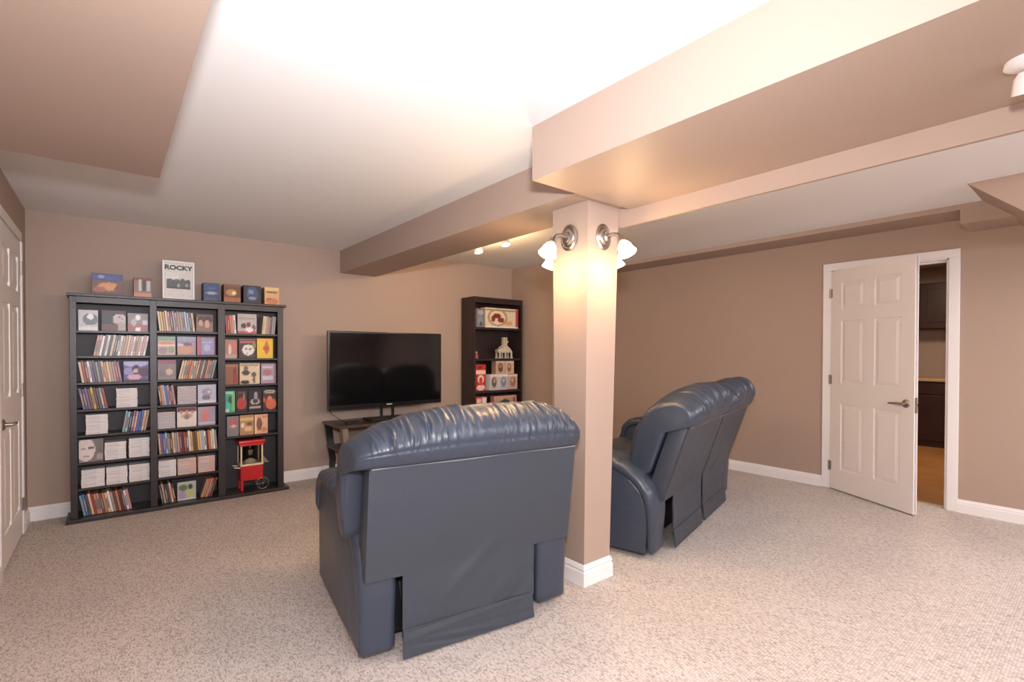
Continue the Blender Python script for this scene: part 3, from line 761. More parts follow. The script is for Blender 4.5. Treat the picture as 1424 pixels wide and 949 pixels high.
face(1, 1, .434, .566, .155, 'light blue', (.66,.60,.66), [('r',0,.8,1,1,(.62,.66,.78)), ('e',.5,.6,.3,.1,(.50,.38,.42)), ('e',.4,.25,.5,.2,(.84,.62,.50)), ('r',0,.5,.3,.6,(.85,.78,.80))], 'pale blue and peach cover, middle bay, second shelf down', seed=8)
face(1, 1, .572, .708, .158, 'dark red', (.66,.40,.50), [('r',.24,.05,.90,.92,(.60,.62,.78)), ('r',.3,.66,.8,.74,(.78,.80,.90)), ('e',.55,.4,.18,.2,(.76,.74,.86)), ('r',.0,.0,.12,1,(.78,.42,.50))], 'blue cover with a rose red border, middle bay, second shelf down', seed=9)
face(1, 2, .301, .426, .160, 'grey', (.55,.50,.52), [('r',0,.82,1,1,(.62,.34,.42)), ('e',.62,.4,.2,.16,(.80,.72,.60)), ('e',.25,.35,.2,.2,(.50,.46,.48))], 'grey cover with a crimson top band, middle bay, third shelf down', seed=10)
spines(1, 2, .438, .719, ['cream','tan','orange','orange','cream','grey','light blue','light blue','grey','brown','black','tan','grey','grey'], 12, 32)
spines(1, 3, .298, .424, ['brown','orange','light blue','blue','pink','dark red','red','pink'], -7, 33)
stack(1, 3, .432, .568, 10, 34, mat('rosy grey case', s2l((.78,.74,.75)), .4), place='the')
face(1, 3, .576, .712, .155, 'white', (.76,.76,.84), [('e',.5,.6,.3,.22,(.62,.60,.70)), ('e',.45,.3,.22,.14,(.50,.46,.54)), ('e',.62,.62,.1,.08,(.86,.80,.72)), ('r',0,.0,1,.1,(.88,.88,.92))], 'pale lavender cover, middle bay, fourth shelf down', seed=11)
stack(1, 4, .298, .420, 9, 35, MATS['rosy grey case'], place='the')
face(1, 4, .430, .568, .165, 'white', (.88,.84,.80), [('r',0,.78,1,1,(.42,.26,.28)), ('e',.2,.76,.08,.08,(.80,.5,.5)), ('e',.5,.76,.08,.09,(.86,.55,.55)), ('e',.8,.76,.08,.08,(.80,.5,.5)), ('e',.5,.55,.32,.12,(.80,.62,.60)), ('e',.5,.5,.12,.12,(.55,.5,.5))], 'white cover with a row of dark figures on top, middle bay, fifth shelf down', seed=12)
face(1, 4, .576, .706, .160, 'grey', (.64,.62,.68), [('e',.42,.5,.24,.34,(.84,.50,.50)), ('r',0,.9,1,1,(.74,.60,.62)), ('r',0,.08,1,.16,(.76,.76,.8))], 'grey cover with a red patch, middle bay, fifth shelf down', seed=13)
spines(1, 5, .298, .719, ['tan','purple','blue','light blue','green','yellow','cream','brown','pink','brown','dark red','red','brown','white','grey','white','dark red','yellow','green','green','white','dark red','orange','cream','grey','grey'], -4, 36, h=1.03)
stack(1, 6, .301, .424, 9, 37, place='left')
stack(1, 6, .431, .566, 9, 38, mat('rosy case', s2l((.86,.74,.70)), .4), place='middle')
stack(1, 6, .574, .702, 9, 39, MATS['rosy case'], place='right')
spines(1, 7, .300, .424, ['dark grey','tan','cream','cream','brown','dark red','pink','orange'], -9, 40)
face(1, 7, .430, .562, .150, 'white', (.72,.74,.72), [('e',.3,.7,.25,.18,(.40,.50,.34)), ('e',.7,.72,.14,.14,(.25,.34,.28)), ('e',.25,.3,.2,.25,(.70,.60,.72)), ('e',.68,.35,.2,.25,(.76,.78,.52)), ('r',0,0,1,.08,(.80,.84,.86))], 'white and green patterned cover, middle bay, bottom shelf', seed=14)
spines(1, 7, .592, .722, ['tan','orange','red','red','brown','red'], 17, 41)
# right bay
spines(2, 0, .777, .868, ['red','white','orange','pink','white','red'], -4, 42)
face(2, 0, .874, 1.030, .178, 'dark red', (.74,.70,.68), [('r',0,0,1,.14,(.70,.34,.40)), ('e',.32,.40,.14,.13,(.24,.22,.20)), ('e',.58,.46,.12,.13,(.52,.18,.20)), ('e',.85,.3,.1,.16,(.40,.36,.38)), ('e',.62,.2,.2,.12,(.95,.88,.88)), ('r',.1,.72,.9,.8,(.62,.60,.58))], 'large grey and crimson cover, right bay, top shelf', seed=15)
spines(2, 0, 1.070, 1.192, ['cream','tan','brown','grey','grey'], 5, 43)
face(2, 1, .777, .873, .165, 'pink', (.72,.50,.44), [('e',.6,.65,.35,.2,(.82,.48,.40)), ('e',.4,.45,.12,.3,(.88,.80,.78)), ('r',0,0,1,.2,(.76,.62,.60))], 'rusty pink cover, right bay, second shelf down', seed=16)
face(2, 1, .884, 1.024, .178, 'black', (.26,.18,.18), [('r',.0,.92,1,.99,(.66,.36,.38)), ('r',.1,.78,.95,.86,(.74,.40,.42)), ('e',.55,.42,.36,.28,(.90,.88,.85)), ('e',.42,.46,.07,.05,(.30,.26,.24)), ('e',.66,.46,.07,.05,(.30,.26,.24)), ('e',.5,.25,.05,.04,(.45,.4,.38)), ('r',.85,.55,1,.75,(.58,.56,.28))], 'dark cover with a round pale mask, right bay, second shelf down', seed=17)
face(2, 1, 1.030, 1.166, .180, 'yellow', (.92,.76,.22), [('e',.60,.5,.16,.30,(.80,.42,.20)), ('e',.56,.5,.2,.1,(.74,.36,.20)), ('e',.6,.78,.08,.08,(.72,.40,.22)), ('r',.1,.9,.9,.98,(.95,.66,.20))], 'bright yellow cover with a small red figure, right bay, second shelf down', seed=18)
face(2, 2, .777, .884, .180, 'brown', (.58,.34,.22), [('r',.62,.1,.8,.75,(.42,.14,.10)), ('e',.8,.3,.14,.28,(.62,.22,.18)), ('r',0,.9,1,1,(.66,.42,.30))], 'rust brown cover, right bay, third shelf down', seed=19)
face(2, 2, .890, 1.054, .185, 'cream', (.86,.78,.66), [('e',.3,.55,.22,.12,(.30,.24,.22)), ('e',.30,.78,.14,.10,(.50,.40,.38)), ('e',.7,.45,.12,.12,(.42,.34,.28)), ('e',.25,.08,.22,.1,(.18,.14,.16)), ('e',.72,.2,.08,.2,(.50,.40,.32)), ('r',.05,.9,.9,.96,(.66,.58,.48))], 'cream cover with dark sketches, right bay, third shelf down', seed=20)
face(2, 2, 1.062, 1.192, .182, 'grey', (.66,.58,.64), [('r',.1,.2,.75,.38,(.78,.76,.84)), ('e',.4,.55,.28,.16,(.68,.44,.48)), ('r',.1,.8,.75,.88,(.80,.76,.80)), ('r',.86,0,1,1,(.52,.40,.46))], 'lavender grey cover, right bay, third shelf down', seed=21)
face(2, 3, .777, .856, .190, 'green', (.24,.66,.52), [('e',.6,.6,.3,.2,(.16,.32,.24)), ('r',.7,.1,1,.9,(.50,.72,.48)), ('e',.3,.3,.25,.2,(.30,.75,.66)), ('e',.2,.1,.2,.08,(.74,.86,.80)), ('r',0,.88,.8,.95,(.60,.84,.72))], 'emerald green cover, right bay, fourth shelf down', seed=22)
face(2, 3, .860, .955, .186, 'black', (.20,.14,.13), [('e',.5,.40,.42,.30,(.66,.26,.24)), ('e',.42,.35,.2,.12,(.74,.18,.18)), ('e',.7,.72,.1,.14,(.66,.48,.42)), ('r',.2,.9,.8,.97,(.42,.26,.24))], 'dark cover with a red robed figure, right bay, fourth shelf down', seed=23)
face(2, 3, .959, 1.072, .188, 'black', (.12,.08,.09), [('e',.5,.45,.36,.14,(.72,.66,.66)), ('e',.55,.72,.14,.2,(.66,.58,.66)), ('e',.52,.48,.2,.1,(.22,.18,.22)), ('r',.1,.12,.92,.2,(.70,.64,.60))], 'black cover with a white figure and title, right bay, fourth shelf down', seed=24)
face(2, 3, 1.076, 1.192, .190, 'black', (.24,.17,.14), [('e',.5,.90,.40,.09,(.76,.72,.64)), ('e',.5,.90,.30,.045,(.36,.32,.28)), ('e',.6,.30,.40,.26,(.80,.40,.28)), ('e',.5,.58,.16,.12,(.82,.50,.38)), ('e',.1,.5,.16,.12,(.72,.34,.26))], 'dark cover with an oval label over an orange figure, right bay, fourth shelf down', seed=25)
face(2, 4, .790, .884, .175, 'grey', (.54,.50,.50), [('e',.55,.7,.4,.22,(.68,.40,.42)), ('e',.55,.5,.26,.06,(.92,.74,.72)), ('r',0,0,1,.3,(.52,.50,.50))], 'grey cover with a rose oval, right bay, fifth shelf down', seed=26)
face(2, 4, .890, 1.005, .178, 'tan', (.70,.54,.38), [('r',0,.75,1,.85,(.86,.70,.48)), ('e',.2,.5,.14,.12,(.88,.84,.84)), ('e',.6,.3,.3,.14,(.88,.70,.54)), ('e',.7,.55,.2,.1,(.48,.34,.22))], 'tan and ochre cover, right bay, fifth shelf down', seed=27)
face(2, 4, 1.009, 1.120, .176, 'tan', (.86,.66,.54), [('e',.35,.5,.22,.34,(.50,.34,.26)), ('r',.6,.84,1,.9,(.80,.52,.44)), ('e',.7,.2,.25,.12,(.76,.54,.42)), ('r',0,0,.12,1,(.92,.80,.62))], 'peach cover with a brown figure, right bay, fifth shelf down', seed=28)

# boxes on the cabinet top
ZT = 1.6974
b1 = face(0, 0, -.102, .085, .165, 'dark grey', (.44,.28,.20), [('r',0,.68,1,1,(.24,.28,.52)), ('e',.3,.85,.12,.08,(.55,.58,.74)), ('e',.55,.8,.1,.1,(.30,.34,.58)), ('e',.55,.4,.36,.20,(.84,.58,.36)), ('e',.25,.25,.2,.12,(.66,.36,.22)), ('e',.88,.3,.14,.22,(.44,.16,.16)), ('r',0,0,1,.12,(.30,.16,.16))], 'wide blue and orange printed box, leftmost on the cabinet top', y=4.90, z=ZT, d=0.15, cat='box', name='box_set', seed=51, side=((.16,.12,.20), [('e',.5,.3,.4,.2,(.34,.16,.14))]))
b2 = face(0, 0, .150, .268, .155, 'brown', (.55,.40,.36), [('r',0,.88,1,1,(.50,.14,.16)), ('r',.28,.34,.42,.9,(.78,.76,.74)), ('r',.50,.34,.66,.88,(.16,.14,.16)), ('r',.72,.34,.9,.85,(.76,.74,.76)), ('r',0,0,1,.2,(.80,.52,.36))], 'small brown and white printed box beside the poster', y=4.91, z=ZT, d=0.13, cat='box', name='box_set', seed=52, side=((.28,.13,.10), [('r',0,.1,1,.4,(.50,.30,.16))]))
po = thing('framed_poster', 'white framed film poster with a black block title on the cabinet', 'poster', (0.45, 4.95, ZT))
fr = MB(); px0, px1, pz0, pz1 = .338, .560, ZT, ZT+.318
for a in ((px0, px0+.014, pz0, pz1), (px1-.014, px1, pz0, pz1), (px0+.014, px1-.014, pz0, pz0+.014), (px0+.014, px1-.014, pz1-.014, pz1)):
    fr.box(a[0], a[1], 4.925, 4.943, a[2], a[3], bev=0.002)
fr.build('frame', M_trim, po)
cover(po, px0+.014, px1-.014, 4.936, pz0+.014, pz1-.014, (.84,.82,.80), [('r',.06,.26,.94,.50,(.30,.30,.32)), ('e',.2,.5,.1,.05,(.32,.32,.34)), ('e',.45,.5,.12,.04,(.36,.36,.38)), ('e',.65,.5,.08,.06,(.30,.30,.32)), ('e',.85,.48,.08,.07,(.28,.28,.30)), ('r',.06,.26,.94,.30,(.16,.16,.18)), ('r',.06,.55,.5,.72,(.88,.87,.86)), ('e',.5,.36,.06,.05,(.62,.62,.62)), ('e',.8,.38,.05,.05,(.6,.6,.6))], nx=34, nz=40, seed=60, noise=.05, name='poster_print')
B(px0+.013, px1-.013, 4.9365, 4.942, pz0+.013, pz1-.013).build('backing', M_black, po)
def text_mesh(txt, name, parent, loc, size, m_, depth=0.0006, rot=(R(90), 0, 0), sx=1.0, bold=0.0):
    cu = bpy.data.curves.new(name, 'FONT'); cu.body = txt; cu.size = size; cu.align_x = 'CENTER'; cu.align_y = 'CENTER'; cu.extrude = depth; cu.offset = bold
    to = bpy.data.objects.new(name, cu); COL.objects.link(to)
    me = bpy.data.meshes.new_from_object(to.evaluated_get(bpy.context.evaluated_depsgraph_get()))
    bpy.data.objects.remove(to)
    me.transform(Matrix.LocRotScale(Vector(loc)-parent.location, Matrix.Rotation(rot[2], 3, 'Z') @ Matrix.Rotation(rot[0], 3, 'X'), Vector((sx, 1, 1))))
    me.materials.clear(); me.materials.append(m_)
    o = bpy.data.objects.new(name, me); COL.objects.link(o); o.parent = parent; return o
text_mesh('ROCKY', 'title_lettering', po, (.449, 4.9352, ZT+.262), .050, M_black, sx=1.12, bold=0.0022)
for nm, xa, xb, h, ed, bg, shp, lab, sd, sdd in (
    ('box_set', .622, .742, .158, 'dark grey', ((.12,.18,.34), (.14,.26,.46)), [('e',.5,.45,.38,.06,(.62,.68,.72)), ('e',.5,.72,.3,.08,(.22,.34,.56)), ('r',.1,.1,.8,.16,(.30,.30,.40))], 'navy blue box set with a pale streak, on the cabinet right of the poster', 61, ((.10,.14,.26), [])),
    ('box_set', .772, .905, .160, 'brown', (.42,.24,.10), [('e',.45,.55,.34,.18,(.74,.52,.26)), ('e',.6,.52,.12,.1,(.95,.84,.62)), ('r',0,.0,1,.26,(.66,.38,.22)), ('r',0,.9,1,1,(.50,.30,.16))], 'golden brown box set with a bright streak, on the cabinet top', 62, ((.16,.09,.06), [('r',.3,.1,.6,.9,(.55,.46,.32))])),
    ('box_set', .925, 1.070, .162, 'black', (.08,.09,.17), [('e',.5,.55,.34,.40,(.20,.28,.46)), ('e',.42,.66,.16,.14,(.44,.54,.72)), ('e',.5,.3,.2,.08,(.50,.56,.66)), ('e',.4,.45,.06,.05,(.06,.06,.1)), ('e',.62,.45,.06,.05,(.06,.06,.1))], 'black box set with a blue helmet shape, on the cabinet top', 63, ((.06,.05,.09), [])),
    ('box_set', 1.096, 1.222, .160, 'cream', (.84,.66,.44), [('r',.12,.66,.85,.76,(.46,.38,.30)), ('e',.5,.2,.46,.18,(.78,.48,.32)), ('e',.3,.32,.2,.06,(.60,.36,.26)), ('r',0,.85,1,1,(.88,.74,.54))], 'sandy yellow box set, rightmost on the cabinet top', 64, ((.66,.50,.34), []))):
    face(2, 0, xa, xb, h, ed, bg, shp, lab, y=4.915, z=ZT, d=0.13, cat='box', name=nm, seed=sd, side=sdd)

# toy popcorn cart in the right bay
M_red = mat('glossy red paint', (0.52, 0.018, 0.022), 0.3)
M_cream = mat('cream plastic', (0.72, 0.60, 0.40), 0.4)
M_chrome = mat('chrome', (0.6, 0.6, 0.62), 0.15, metal=1.0)
M_glass = bpy.data.materials.new('clear pane'); M_glass.use_nodes = True
_b = M_glass.node_tree.nodes['Principled BSDF']; _b.inputs['Transmission Weight'].default_value = 1.0; _b.inputs['Roughness'].default_value = 0.02; _b.inputs['IOR'].default_value = 1.05
pc = thing('popcorn_cart', 'small red toy popcorn cart on the right bay bottom shelf', 'toy cart', (0.975, 4.96, 0.030))
x0, x1, y0, y1 = .895, 1.075, 4.895, 5.045
B(x0-.018, x1+.018, y0-.014, y1+.014, .445, .478, bev=.008).box(x0-.008, x1+.008, y0-.005, y1+.005, .428, .444, bev=.003).build('canopy', M_red, pc, smooth=True)
for xx in (x0, x1-.012):
    for yy in (y0, y1-.012): B(xx, xx+.012, yy, yy+.012, .268, .427).build('post', M_cream, pc)
for a in ((x0+.012, x1-.012, y0+.004, y0+.006), (x0+.012, x1-.012, y1-.006, y1-.004), (x0+.004, x0+.006, y0+.012, y1-.012), (x1-.006, x1-.004, y0+.012, y1-.012)):
    B(*a, .268, .427).build('glass_pane', M_glass, pc)
B(x0-.004, x1+.004, y0-.004, y1+.004, .250, .267, bev=.003).build('counter', M_cream, pc)
B(x0, x1, y0, y1, .118, .249, bev=.004).build('body', M_red, pc)
MB().lathe([(0, .335), (.026, .337), (.034, .36), (.034, .385), (.010, .392), (.008, .425)], 20, Matrix.Translation((.985, 4.97, 0))).build('kettle', M_chrome, pc, smooth=True)
MB().lathe([(.0, .268), (.05, .268), (.045, .285), (.02, .300), (0, .302)], 20, Matrix.Translation((.985, 4.97, 0))).build('popcorn', mat('popcorn', (.75,.66,.48), .8, bump=(90, 1.0, 3)), pc, smooth=True)
for yy in (y0+.006, y1-.026): B(x0+.002, x0+.022, yy, yy+.020, .0305, .117, bev=.002).build('leg', M_red, pc)
for yy in (y0-.012, y1+.012):
    wx, wz, wr = 1.070, .083, .050
    wh = MB(); n = 28
    wh.tube([(wx+wr*math.cos(2*math.pi*i/n), yy, wz+wr*math.sin(2*math.pi*i/n)) for i in range(n+1)], 0.003, 6)
    for i in range(8): a = math.pi*i/4; wh.tube([(wx, yy, wz), (wx+wr*math.cos(a), yy, wz+wr*math.sin(a))], 0.0014, 5)
    wh.lathe([(0, -.006), (.009, -.006), (.009, .006), (0, .006)], 12, Matrix.Translation((wx, yy, wz)) @ Matrix.Rotation(R(90), 4, 'X'))
    wh.build('wheel', M_chrome, pc, smooth=True)
MB().tube([(1.070, y0-.014, .083), (1.070, y1+.014, .083)], .004, 8).build('axle', M_chrome, pc)
MB().tube([(x0, y0+.02, .235), (x0-.045, y0+.02, .242), (x0-.045, y1-.02, .242), (x0, y1-.02, .235)], .005, 8).build('handle', M_cream, pc, smooth=True)
MB().prism([(x1+.001, .262), (x1+.05, .262), (x1+.001, .33)], 'y', y0+.01, y0+.014).build('scoop_tray', M_chrome, pc)

# ---------------------------------------------------------------- bookcase in the corner
bc = thing('bookcase', 'narrow dark brown bookcase in the corner behind the television', 'bookcase', (3.725, 4.97, 0))
X0, X1, Y0, Y1 = 3.345, 4.095, 4.83, 5.095
B(X0, X0+.022, Y0, Y1, 0, 1.93).build('side_panel', M_espresso2, bc); B(X1-.022, X1, Y0, Y1, 0, 1.93).build('side_panel', M_espresso2, bc)
B(X0+.0225, X1-.0225, Y1-.006, Y1, .06, 1.905).build('back_panel', M_espresso2, bc)
B(X0+.0225, X1-.0225, Y0, Y1-.007, 1.90, 1.93).build('top_panel', M_espresso2, bc)
B(X0+.0225, X1-.0225, Y0+.001, Y0+.018, 1.862, 1.899).build('header_rail', M_espresso2, bc)
B(X0+.0225, X1-.0225, Y0+.01, Y0+.025, 0, .05).build('kick_board', M_espresso2, bc)
SZ = [1.568, 1.190, 0.800, 0.44, 0.08]
for z in SZ: B(X0+.0225, X1-.0225, Y0+.004, Y1-.007, z-.026, z).build('shelf', M_espresso2, bc)
def cbox(x0, x1, y, d, z, h, edge, bg, shp, label, sd, nx=28, nz=18, name='boxed_toy', cat='box'):
    o = B(x0, x1, y, y+d, z+.0003, z+h, bev=.002, seg=1).build(name, cmat(edge)); rebase(o, ((x0+x1)/2, y+d/2, z)); tag(o, label, cat)
    cover(o, x0+.003, x1-.003, y-.0005, z+.003, z+h-.003, bg, shp, nx=nx, nz=nz, seed=sd); return o
cbox(3.535, 4.050, 4.86, .10, SZ[0], .245, 'cream', (.86,.80,.70), [('e',.36,.52,.30,.44,(.66,.56,.44)), ('e',.36,.52,.24,.36,(.88,.82,.72)), ('e',.34,.6,.12,.14,(.50,.18,.14)), ('e',.46,.4,.10,.14,(.56,.22,.16)), ('e',.22,.45,.06,.16,(.50,.24,.18)), ('r',.92,0,1,1,(.72,.26,.28)), ('r',0,0,1,.06,(.92,.90,.88)), ('e',.7,.25,.12,.12,(.84,.62,.44)), ('r',.0,.86,.9,.93,(.62,.54,.42))], 'wide cream box with a dark red crest, bookcase top shelf', 71, nx=44, nz=24)
cbox(3.420, 3.530, 4.872, .09, SZ[0], .225, 'grey', (.48,.46,.48), [('e',.5,.8,.4,.14,(.66,.64,.64)), ('e',.45,.35,.36,.24,(.50,.56,.64)), ('e',.5,.2,.2,.1,(.30,.30,.34))], 'silver grey box, left end of the bookcase top shelf', 72, nx=14)
# toy fort
tf = thing('toy_walker', 'off-white jointed toy model on the bookcase second shelf', 'toy', (3.86, 4.93, SZ[1]))
M_toy = mat('off white toy plastic', (0.58, 0.50, 0.40), 0.5)
zb = SZ[1]
body = MB().prism([(3.765, zb+.072), (3.985, zb+.072), (3.965, zb+.115), (3.90, zb+.165), (3.80, zb+.125), (3.755, zb+.105)], 'y', 4.895, 4.965, bev=.004)
body.build('body', M_toy, tf, smooth=True)
for xx in (3.765, 3.855, 3.950):
    for yy in (4.885, 4.955):
        MB().prism([(xx, zb+.0005), (xx+.035, zb+.0005), (xx+.026, zb+.03), (xx+.026, zb+.09), (xx+.008, zb+.09), (xx+.008, zb+.03)], 'y', yy, yy+.02, bev=.002).build('leg', M_toy, tf)
for xx in (3.850, 3.886): MB().prism([(xx, zb+.14), (xx+.022, zb+.14), (xx+.026, zb+.262), (xx+.006, zb+.268)], 'y', 4.905, 4.955, bev=.003).build('turret', M_toy, tf)
MB().tube([(3.79, 4.93, zb+.13), (3.90, 4.93, zb+.185), (3.945, 4.93, zb+.215)], .008, 8).build('arm', M_toy, tf, smooth=True)
tr = thing('toy_figure', 'tiny red toy figure at left on the bookcase second shelf', 'toy', (3.43, 4.90, SZ[1]))
MB().lathe([(0, .0005), (.026, .0005), (.028, .03), (.018, .055), (.008, .06)], 14, Matrix.Translation((3.43, 4.90, zb))).build('body', mat('muted red plastic', (.30,.06,.06), .4), tr, smooth=True)
MB().lathe([(0, .056), (.012, .058), (.017, .072), (.012, .086), (0, .088)], 14, Matrix.Translation((3.43, 4.90, zb))).build('head', mat('pink plastic', (.48,.26,.22), .4), tr, smooth=True)
z3 = SZ[2]
cbox(3.398, 3.545, 4.865, .10, z3, .320, 'red', (.72,.20,.16), [('r',.0,.62,1,.80,(.92,.78,.72)), ('e',.5,.45,.34,.16,(.90,.84,.80)), ('e',.5,.40,.20,.12,(.78,.22,.14)), ('e',.5,.12,.45,.10,(.88,.80,.76)), ('e',.4,.9,.2,.06,(.50,.10,.10))], 'tall red and white toy box, bookcase third shelf at left', 73, nx=14, nz=26)
cbox(3.610, 3.745, 4.865, .10, z3, .195, 'white', (.74,.70,.68), [('e',.45,.5,.28,.34,(.40,.32,.32)), ('e',.5,.6,.12,.14,(.70,.62,.60)), ('r',0,.85,1,1,(.86,.82,.80))], 'white window box, left one of the lower three on the bookcase', 74, nx=14)
cbox(3.748, 3.890, 4.865, .10, z3, .195, 'white', (.70,.70,.74), [('e',.5,.5,.30,.34,(.46,.50,.60)), ('e',.5,.62,.12,.12,(.76,.72,.72)), ('r',0,.85,1,1,(.88,.86,.86))], 'white window box with a blue figure, middle one of the lower three', 75, nx=14)
cbox(3.893, 4.045, 4.865, .10, z3, .192, 'tan', (.72,.62,.56), [('e',.5,.5,.30,.34,(.56,.42,.36)), ('e',.45,.6,.12,.14,(.80,.68,.62)), ('r',0,.85,1,1,(.86,.76,.70))], 'white window box with a brown figure, right one of the lower three', 76, nx=14)
cbox(3.700, 3.845, 4.868, .09, z3+.1955, .165, 'tan', (.74,.64,.54), [('e',.5,.48,.26,.36,(.40,.28,.22)), ('e',.5,.6,.10,.12,(.74,.58,.48)), ('r',0,.88,1,1,(.86,.78,.68))], 'tan window box stacked on the lower row, left of two', 77, nx=14)
cbox(3.848, 3.990, 4.868, .09, z3+.1955, .165, 'tan', (.78,.68,.60), [('e',.45,.48,.24,.34,(.56,.36,.28)), ('e',.45,.6,.1,.12,(.82,.66,.56)), ('r',0,.88,1,1,(.88,.80,.72))], 'pale tan window box stacked on the lower row, right of two', 78, nx=14)
z4 = SZ[3]
cbox(3.405, 3.480, 4.865, .10, z4, .29, 'red', (.74,.36,.32), [('r',.1,.6,.9,.9,(.88,.74,.70)), ('e',.5,.4,.3,.2,(.66,.16,.14))], 'slim red box just showing above the recliner, bookcase fourth shelf', 79, nx=10)
cbox(3.486, 3.560, 4.865, .10, z4, .285, 'pink', (.80,.50,.46), [('r',.1,.5,.9,.95,(.90,.80,.76)), ('e',.5,.3,.3,.2,(.66,.22,.20))], 'slim pink box beside the slim red box, bookcase fourth shelf', 80, nx=10)
cbox(3.672, 4.030, 4.865, .08, z4, .285, 'pink', (.78,.56,.50), [('r',.06,.0,.94,.90,(.66,.58,.50)), ('e',.48,.45,.36,.40,(.24,.26,.24)), ('e',.48,.42,.22,.25,(.46,.52,.48)), ('r',.84,.7,.96,.92,(.52,.24,.22))], 'wide pink framed box with a dark circle, bookcase fourth shelf', 81, nx=30)

# ---------------------------------------------------------------- television and stand
ts = thing('tv_stand', 'low dark television stand with slanted legs against the back wall', 'tv stand', (2.2, 4.78, 0))
M_stand = mat('dark brown veneer', (0.060, 0.038, 0.030), 0.3, var=(10, .2))
M_brown = mat('taupe lacquer', (0.20, 0.15, 0.115), 0.3)
M_brass = mat('brass', (0.62, 0.42, 0.16), 0.3, metal=1.0)
B(1.636, 2.86, 4.52, 5.0, .556, .580, bev=.003).build('top_panel', M_stand, ts)
for sx, xe in ((1, 1.636), (-1, 2.86)):
    def X(a): return xe+sx*a
    MB().prism([(X(.005), .555), (X(.075), .555), (X(.115), .20), (X(.09), .0), (X(.05), .0), (X(.055), .20)], 'y', 4.93, 4.965, bev=.003).build('rear_leg', M_black, ts)
    MB().prism([(X(.03), .555), (X(.085), .555), (X(.115), .20), (X(.085), .0), (X(.045), .0), (X(.065), .20)], 'y', 4.53, 4.60, bev=.003).build('front_leg', M_brown, ts)
    B(min(X(.06), X(.11)), max(X(.06), X(.11)), 4.5295-.006, 4.529, .27, .33, bev=.002).build('leg_clip', M_brass, ts)
B(1.668, 2.828, 4.601, 4.98, .325, .345, bev=.003).build('lower_shelf', M_stand, ts)
B(1.72, 2.776, 4.601, 4.98, .09, .11, bev=.003).build('lower_shelf', M_stand, ts)
B(1.84, 2.65, 4.96, 4.975, .346, .555).build('back_panel', M_brown, ts)
tv = thing('television', 'large black flat television on the dark stand', 'television', (2.22, 4.76, .5805))
B(1.606, 2.848, 4.742, 4.775, .712, 1.470, bev=.006).box(1.75, 2.70, 4.775, 4.80, .80, 1.35, bev=.01).build('housing', M_black, tv)
M_scr = mat('glossy dark screen', (0.004, 0.004, 0.005), 0.08, spec=0.6)
B(1.624, 2.830, 4.740, 4.7425, .752, 1.453).build('screen', M_scr, tv)
B(2.20, 2.26, 4.7395, 4.742, .728, .738).build('maker_mark', mat('silver print', (.45,.45,.47), .4), tv)
B(2.14, 2.165, 4.75, 4.775, .60, .72, bev=.004).box(2.265, 2.29, 4.75, 4.775, .60, .72, bev=.004).build('neck', M_black, tv)
B(2.00, 2.43, 4.64, 4.88, .5808, .600, bev=.008).build('base', M_black, tv)
tag(rebase(B(1.74, 1.86, 4.60, 4.68, .5803, .602, bev=.004).build('media_box', M_black), (1.8, 4.64, .5803)), 'small black box on the television stand, left of the television foot', 'media box')
tag(MB().tube([(1.64, 4.80, .712), (1.66, 4.80, .67), (1.72, 4.77, .62), (1.77, 4.71, .588), (1.80, 4.684, .588)], .003, 6).build('power_cable', M_black, smooth=True), 'thin black cable hanging from the television to the small box', 'cable')

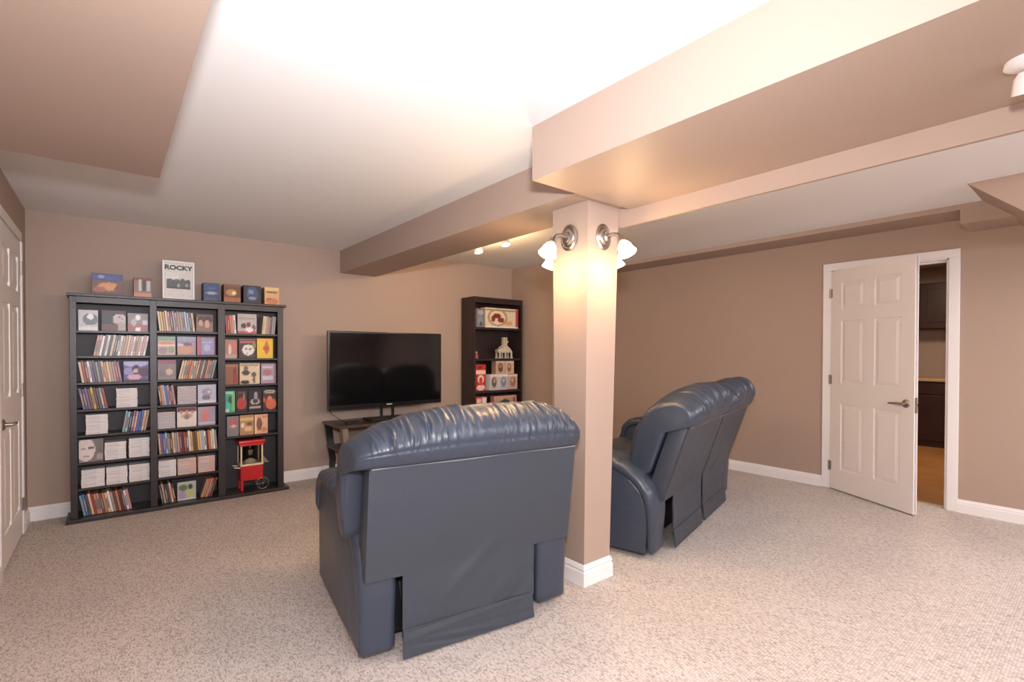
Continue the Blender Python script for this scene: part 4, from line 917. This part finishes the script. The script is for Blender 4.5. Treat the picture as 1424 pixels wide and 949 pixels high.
# ---------------------------------------------------------------- lamps
M_shade = mat('lit frosted glass', (0.9, 0.8, 0.65), 0.4, emit=((1.0, 0.80, 0.52), 9.0))
def sconce(label, base, n, group='wall lamps on the pillar'):
    """base: centre of the plate on the pillar; n: outward unit vector"""
    bx, by, bz = base; nx, ny = n
    t = thing('wall_lamp', label, "lamp", base)
    rz = math.atan2(ny, nx)
    F = Matrix.Translation(base) @ Matrix.Rotation(rz, 4, 'Z')      # local x = outward
    Px = F @ Matrix.Rotation(R(90), 4, 'Y')
    Px2 = Px @ Matrix.Diagonal((1.0, 0.86, 1.0, 1.0))
    MB().lathe([(0, .0), (.070, .0), (.072, .008), (.060, .014), (.052, .011), (.046, .018), (.030, .022), (.028, .034), (0, .038)], 36, Px2).build('wall_plate', M_nickel, t, smooth=True)
    def L(x, y, z): return F @ Vector((x, y, z))
    MB().tube([L(.03, 0, 0), L(.07, 0, .008), L(.105, 0, 0), L(.128, 0, -.028)], [.009, .007, .007, .009], 12).build('arm', M_nickel, t, smooth=True)
    T = Matrix.Translation(L(.122, 0, -.022)) @ Matrix.Rotation(rz, 4, 'Z') @ Matrix.Rotation(R(180-28), 4, 'Y')
    MB().lathe([(0, 0), (.017, 0), (.020, .028), (.014, .034), (0, .035)], 20, T).build('socket_cup', M_nickel, t, smooth=True)
    MB().lathe([(.016, .030), (.026, .040), (.036, .058), (.040, .078), (.050, .104), (.047, .104), (.037, .078), (.033, .058), (.023, .043), (.014, .034)], 28, T, closed=True).build('shade', M_shade, t, smooth=True)
    MB().lathe([(0, .036), (.012, .04), (.022, .06), (.026, .075), (.018, .092), (0, .098)], 18, T).build('bulb', M_shade, t, smooth=True)
    p = T @ Vector((0, 0, .125))
    l = light('wall_lamp_light', 'POINT', p, 6.2, (1.0, 0.64, 0.30), size=0.035)
    return t
PZ = 1.905
sconce('nickel wall lamp with lit glass shade on the left-hand visible side of the pillar', (1.993, 1.945, PZ), (-1, 0))
sconce('nickel wall lamp with lit glass shade on the right-hand visible side of the pillar', (2.122, 1.818, PZ), (0, -1))
sconce('lit glass shade just showing behind the pillar at left', (2.122, 2.074, PZ), (0, 1))
sconce('lit glass shade just showing behind the pillar at right', (2.240, 1.950, PZ), (1, 0))
# track spotlights beyond the beam
tk = thing('track_light', 'ceiling track with lit spot lamps beyond the long beam', 'lamp', (2.80, 3.9, HV))
B(2.785, 2.815, 3.35, 4.45, HV-.022, HV-.0005, bev=.003).build('track', M_trim, tk)
for y in (3.55, 3.98):
    MB().tube([(2.80, y, HV-.02), (2.80, y, HR-.06)], .008, 8).build('stem', M_trim, tk)
    T = Matrix.Translation((2.80, y, HR-.055)) @ Matrix.Rotation(R(165), 4, 'X')
    hd = MB().lathe([(0, 0), (.022, .0), (.030, .02), (.040, .055), (.040, .068), (.036, .068), (.030, .03), (0, .02)], 20, T).build('lamp_head', M_trim, tk, smooth=True)
    MB().lathe([(0, .045), (.03, .05), (.034, .066), (.02, .078), (0, .082)], 18, T).build('bulb', M_shade, tk, smooth=True)
    light('track_spot', 'POINT', (2.80, y+.02, HR-.17), 5.5, (1.0, 0.66, 0.34), size=0.03)
# fitting under the wide beam at the right edge
sl = thing('ceiling_spot', 'white spot fitting under the wide beam at the right edge', 'lamp', (1.94, 0.165, BZ-.02))
Ts = Matrix.Translation((1.94, .165, BZ-.0202)) @ Matrix.Rotation(R(180), 4, 'X')
MB().lathe([(0, 0), (.050, 0), (.052, .012), (.030, .020), (0, .022)], 24, Ts).build('mount', M_trim, sl, smooth=True)
Th = Matrix.Translation((1.94, .165, BZ-.045)) @ Matrix.Rotation(R(158), 4, 'Y')
MB().lathe([(0, 0), (.022, .004), (.032, .02), (.038, .06), (.034, .06), (.028, .03), (0, .024)], 22, Th).build('lamp_head', M_trim, sl, smooth=True)
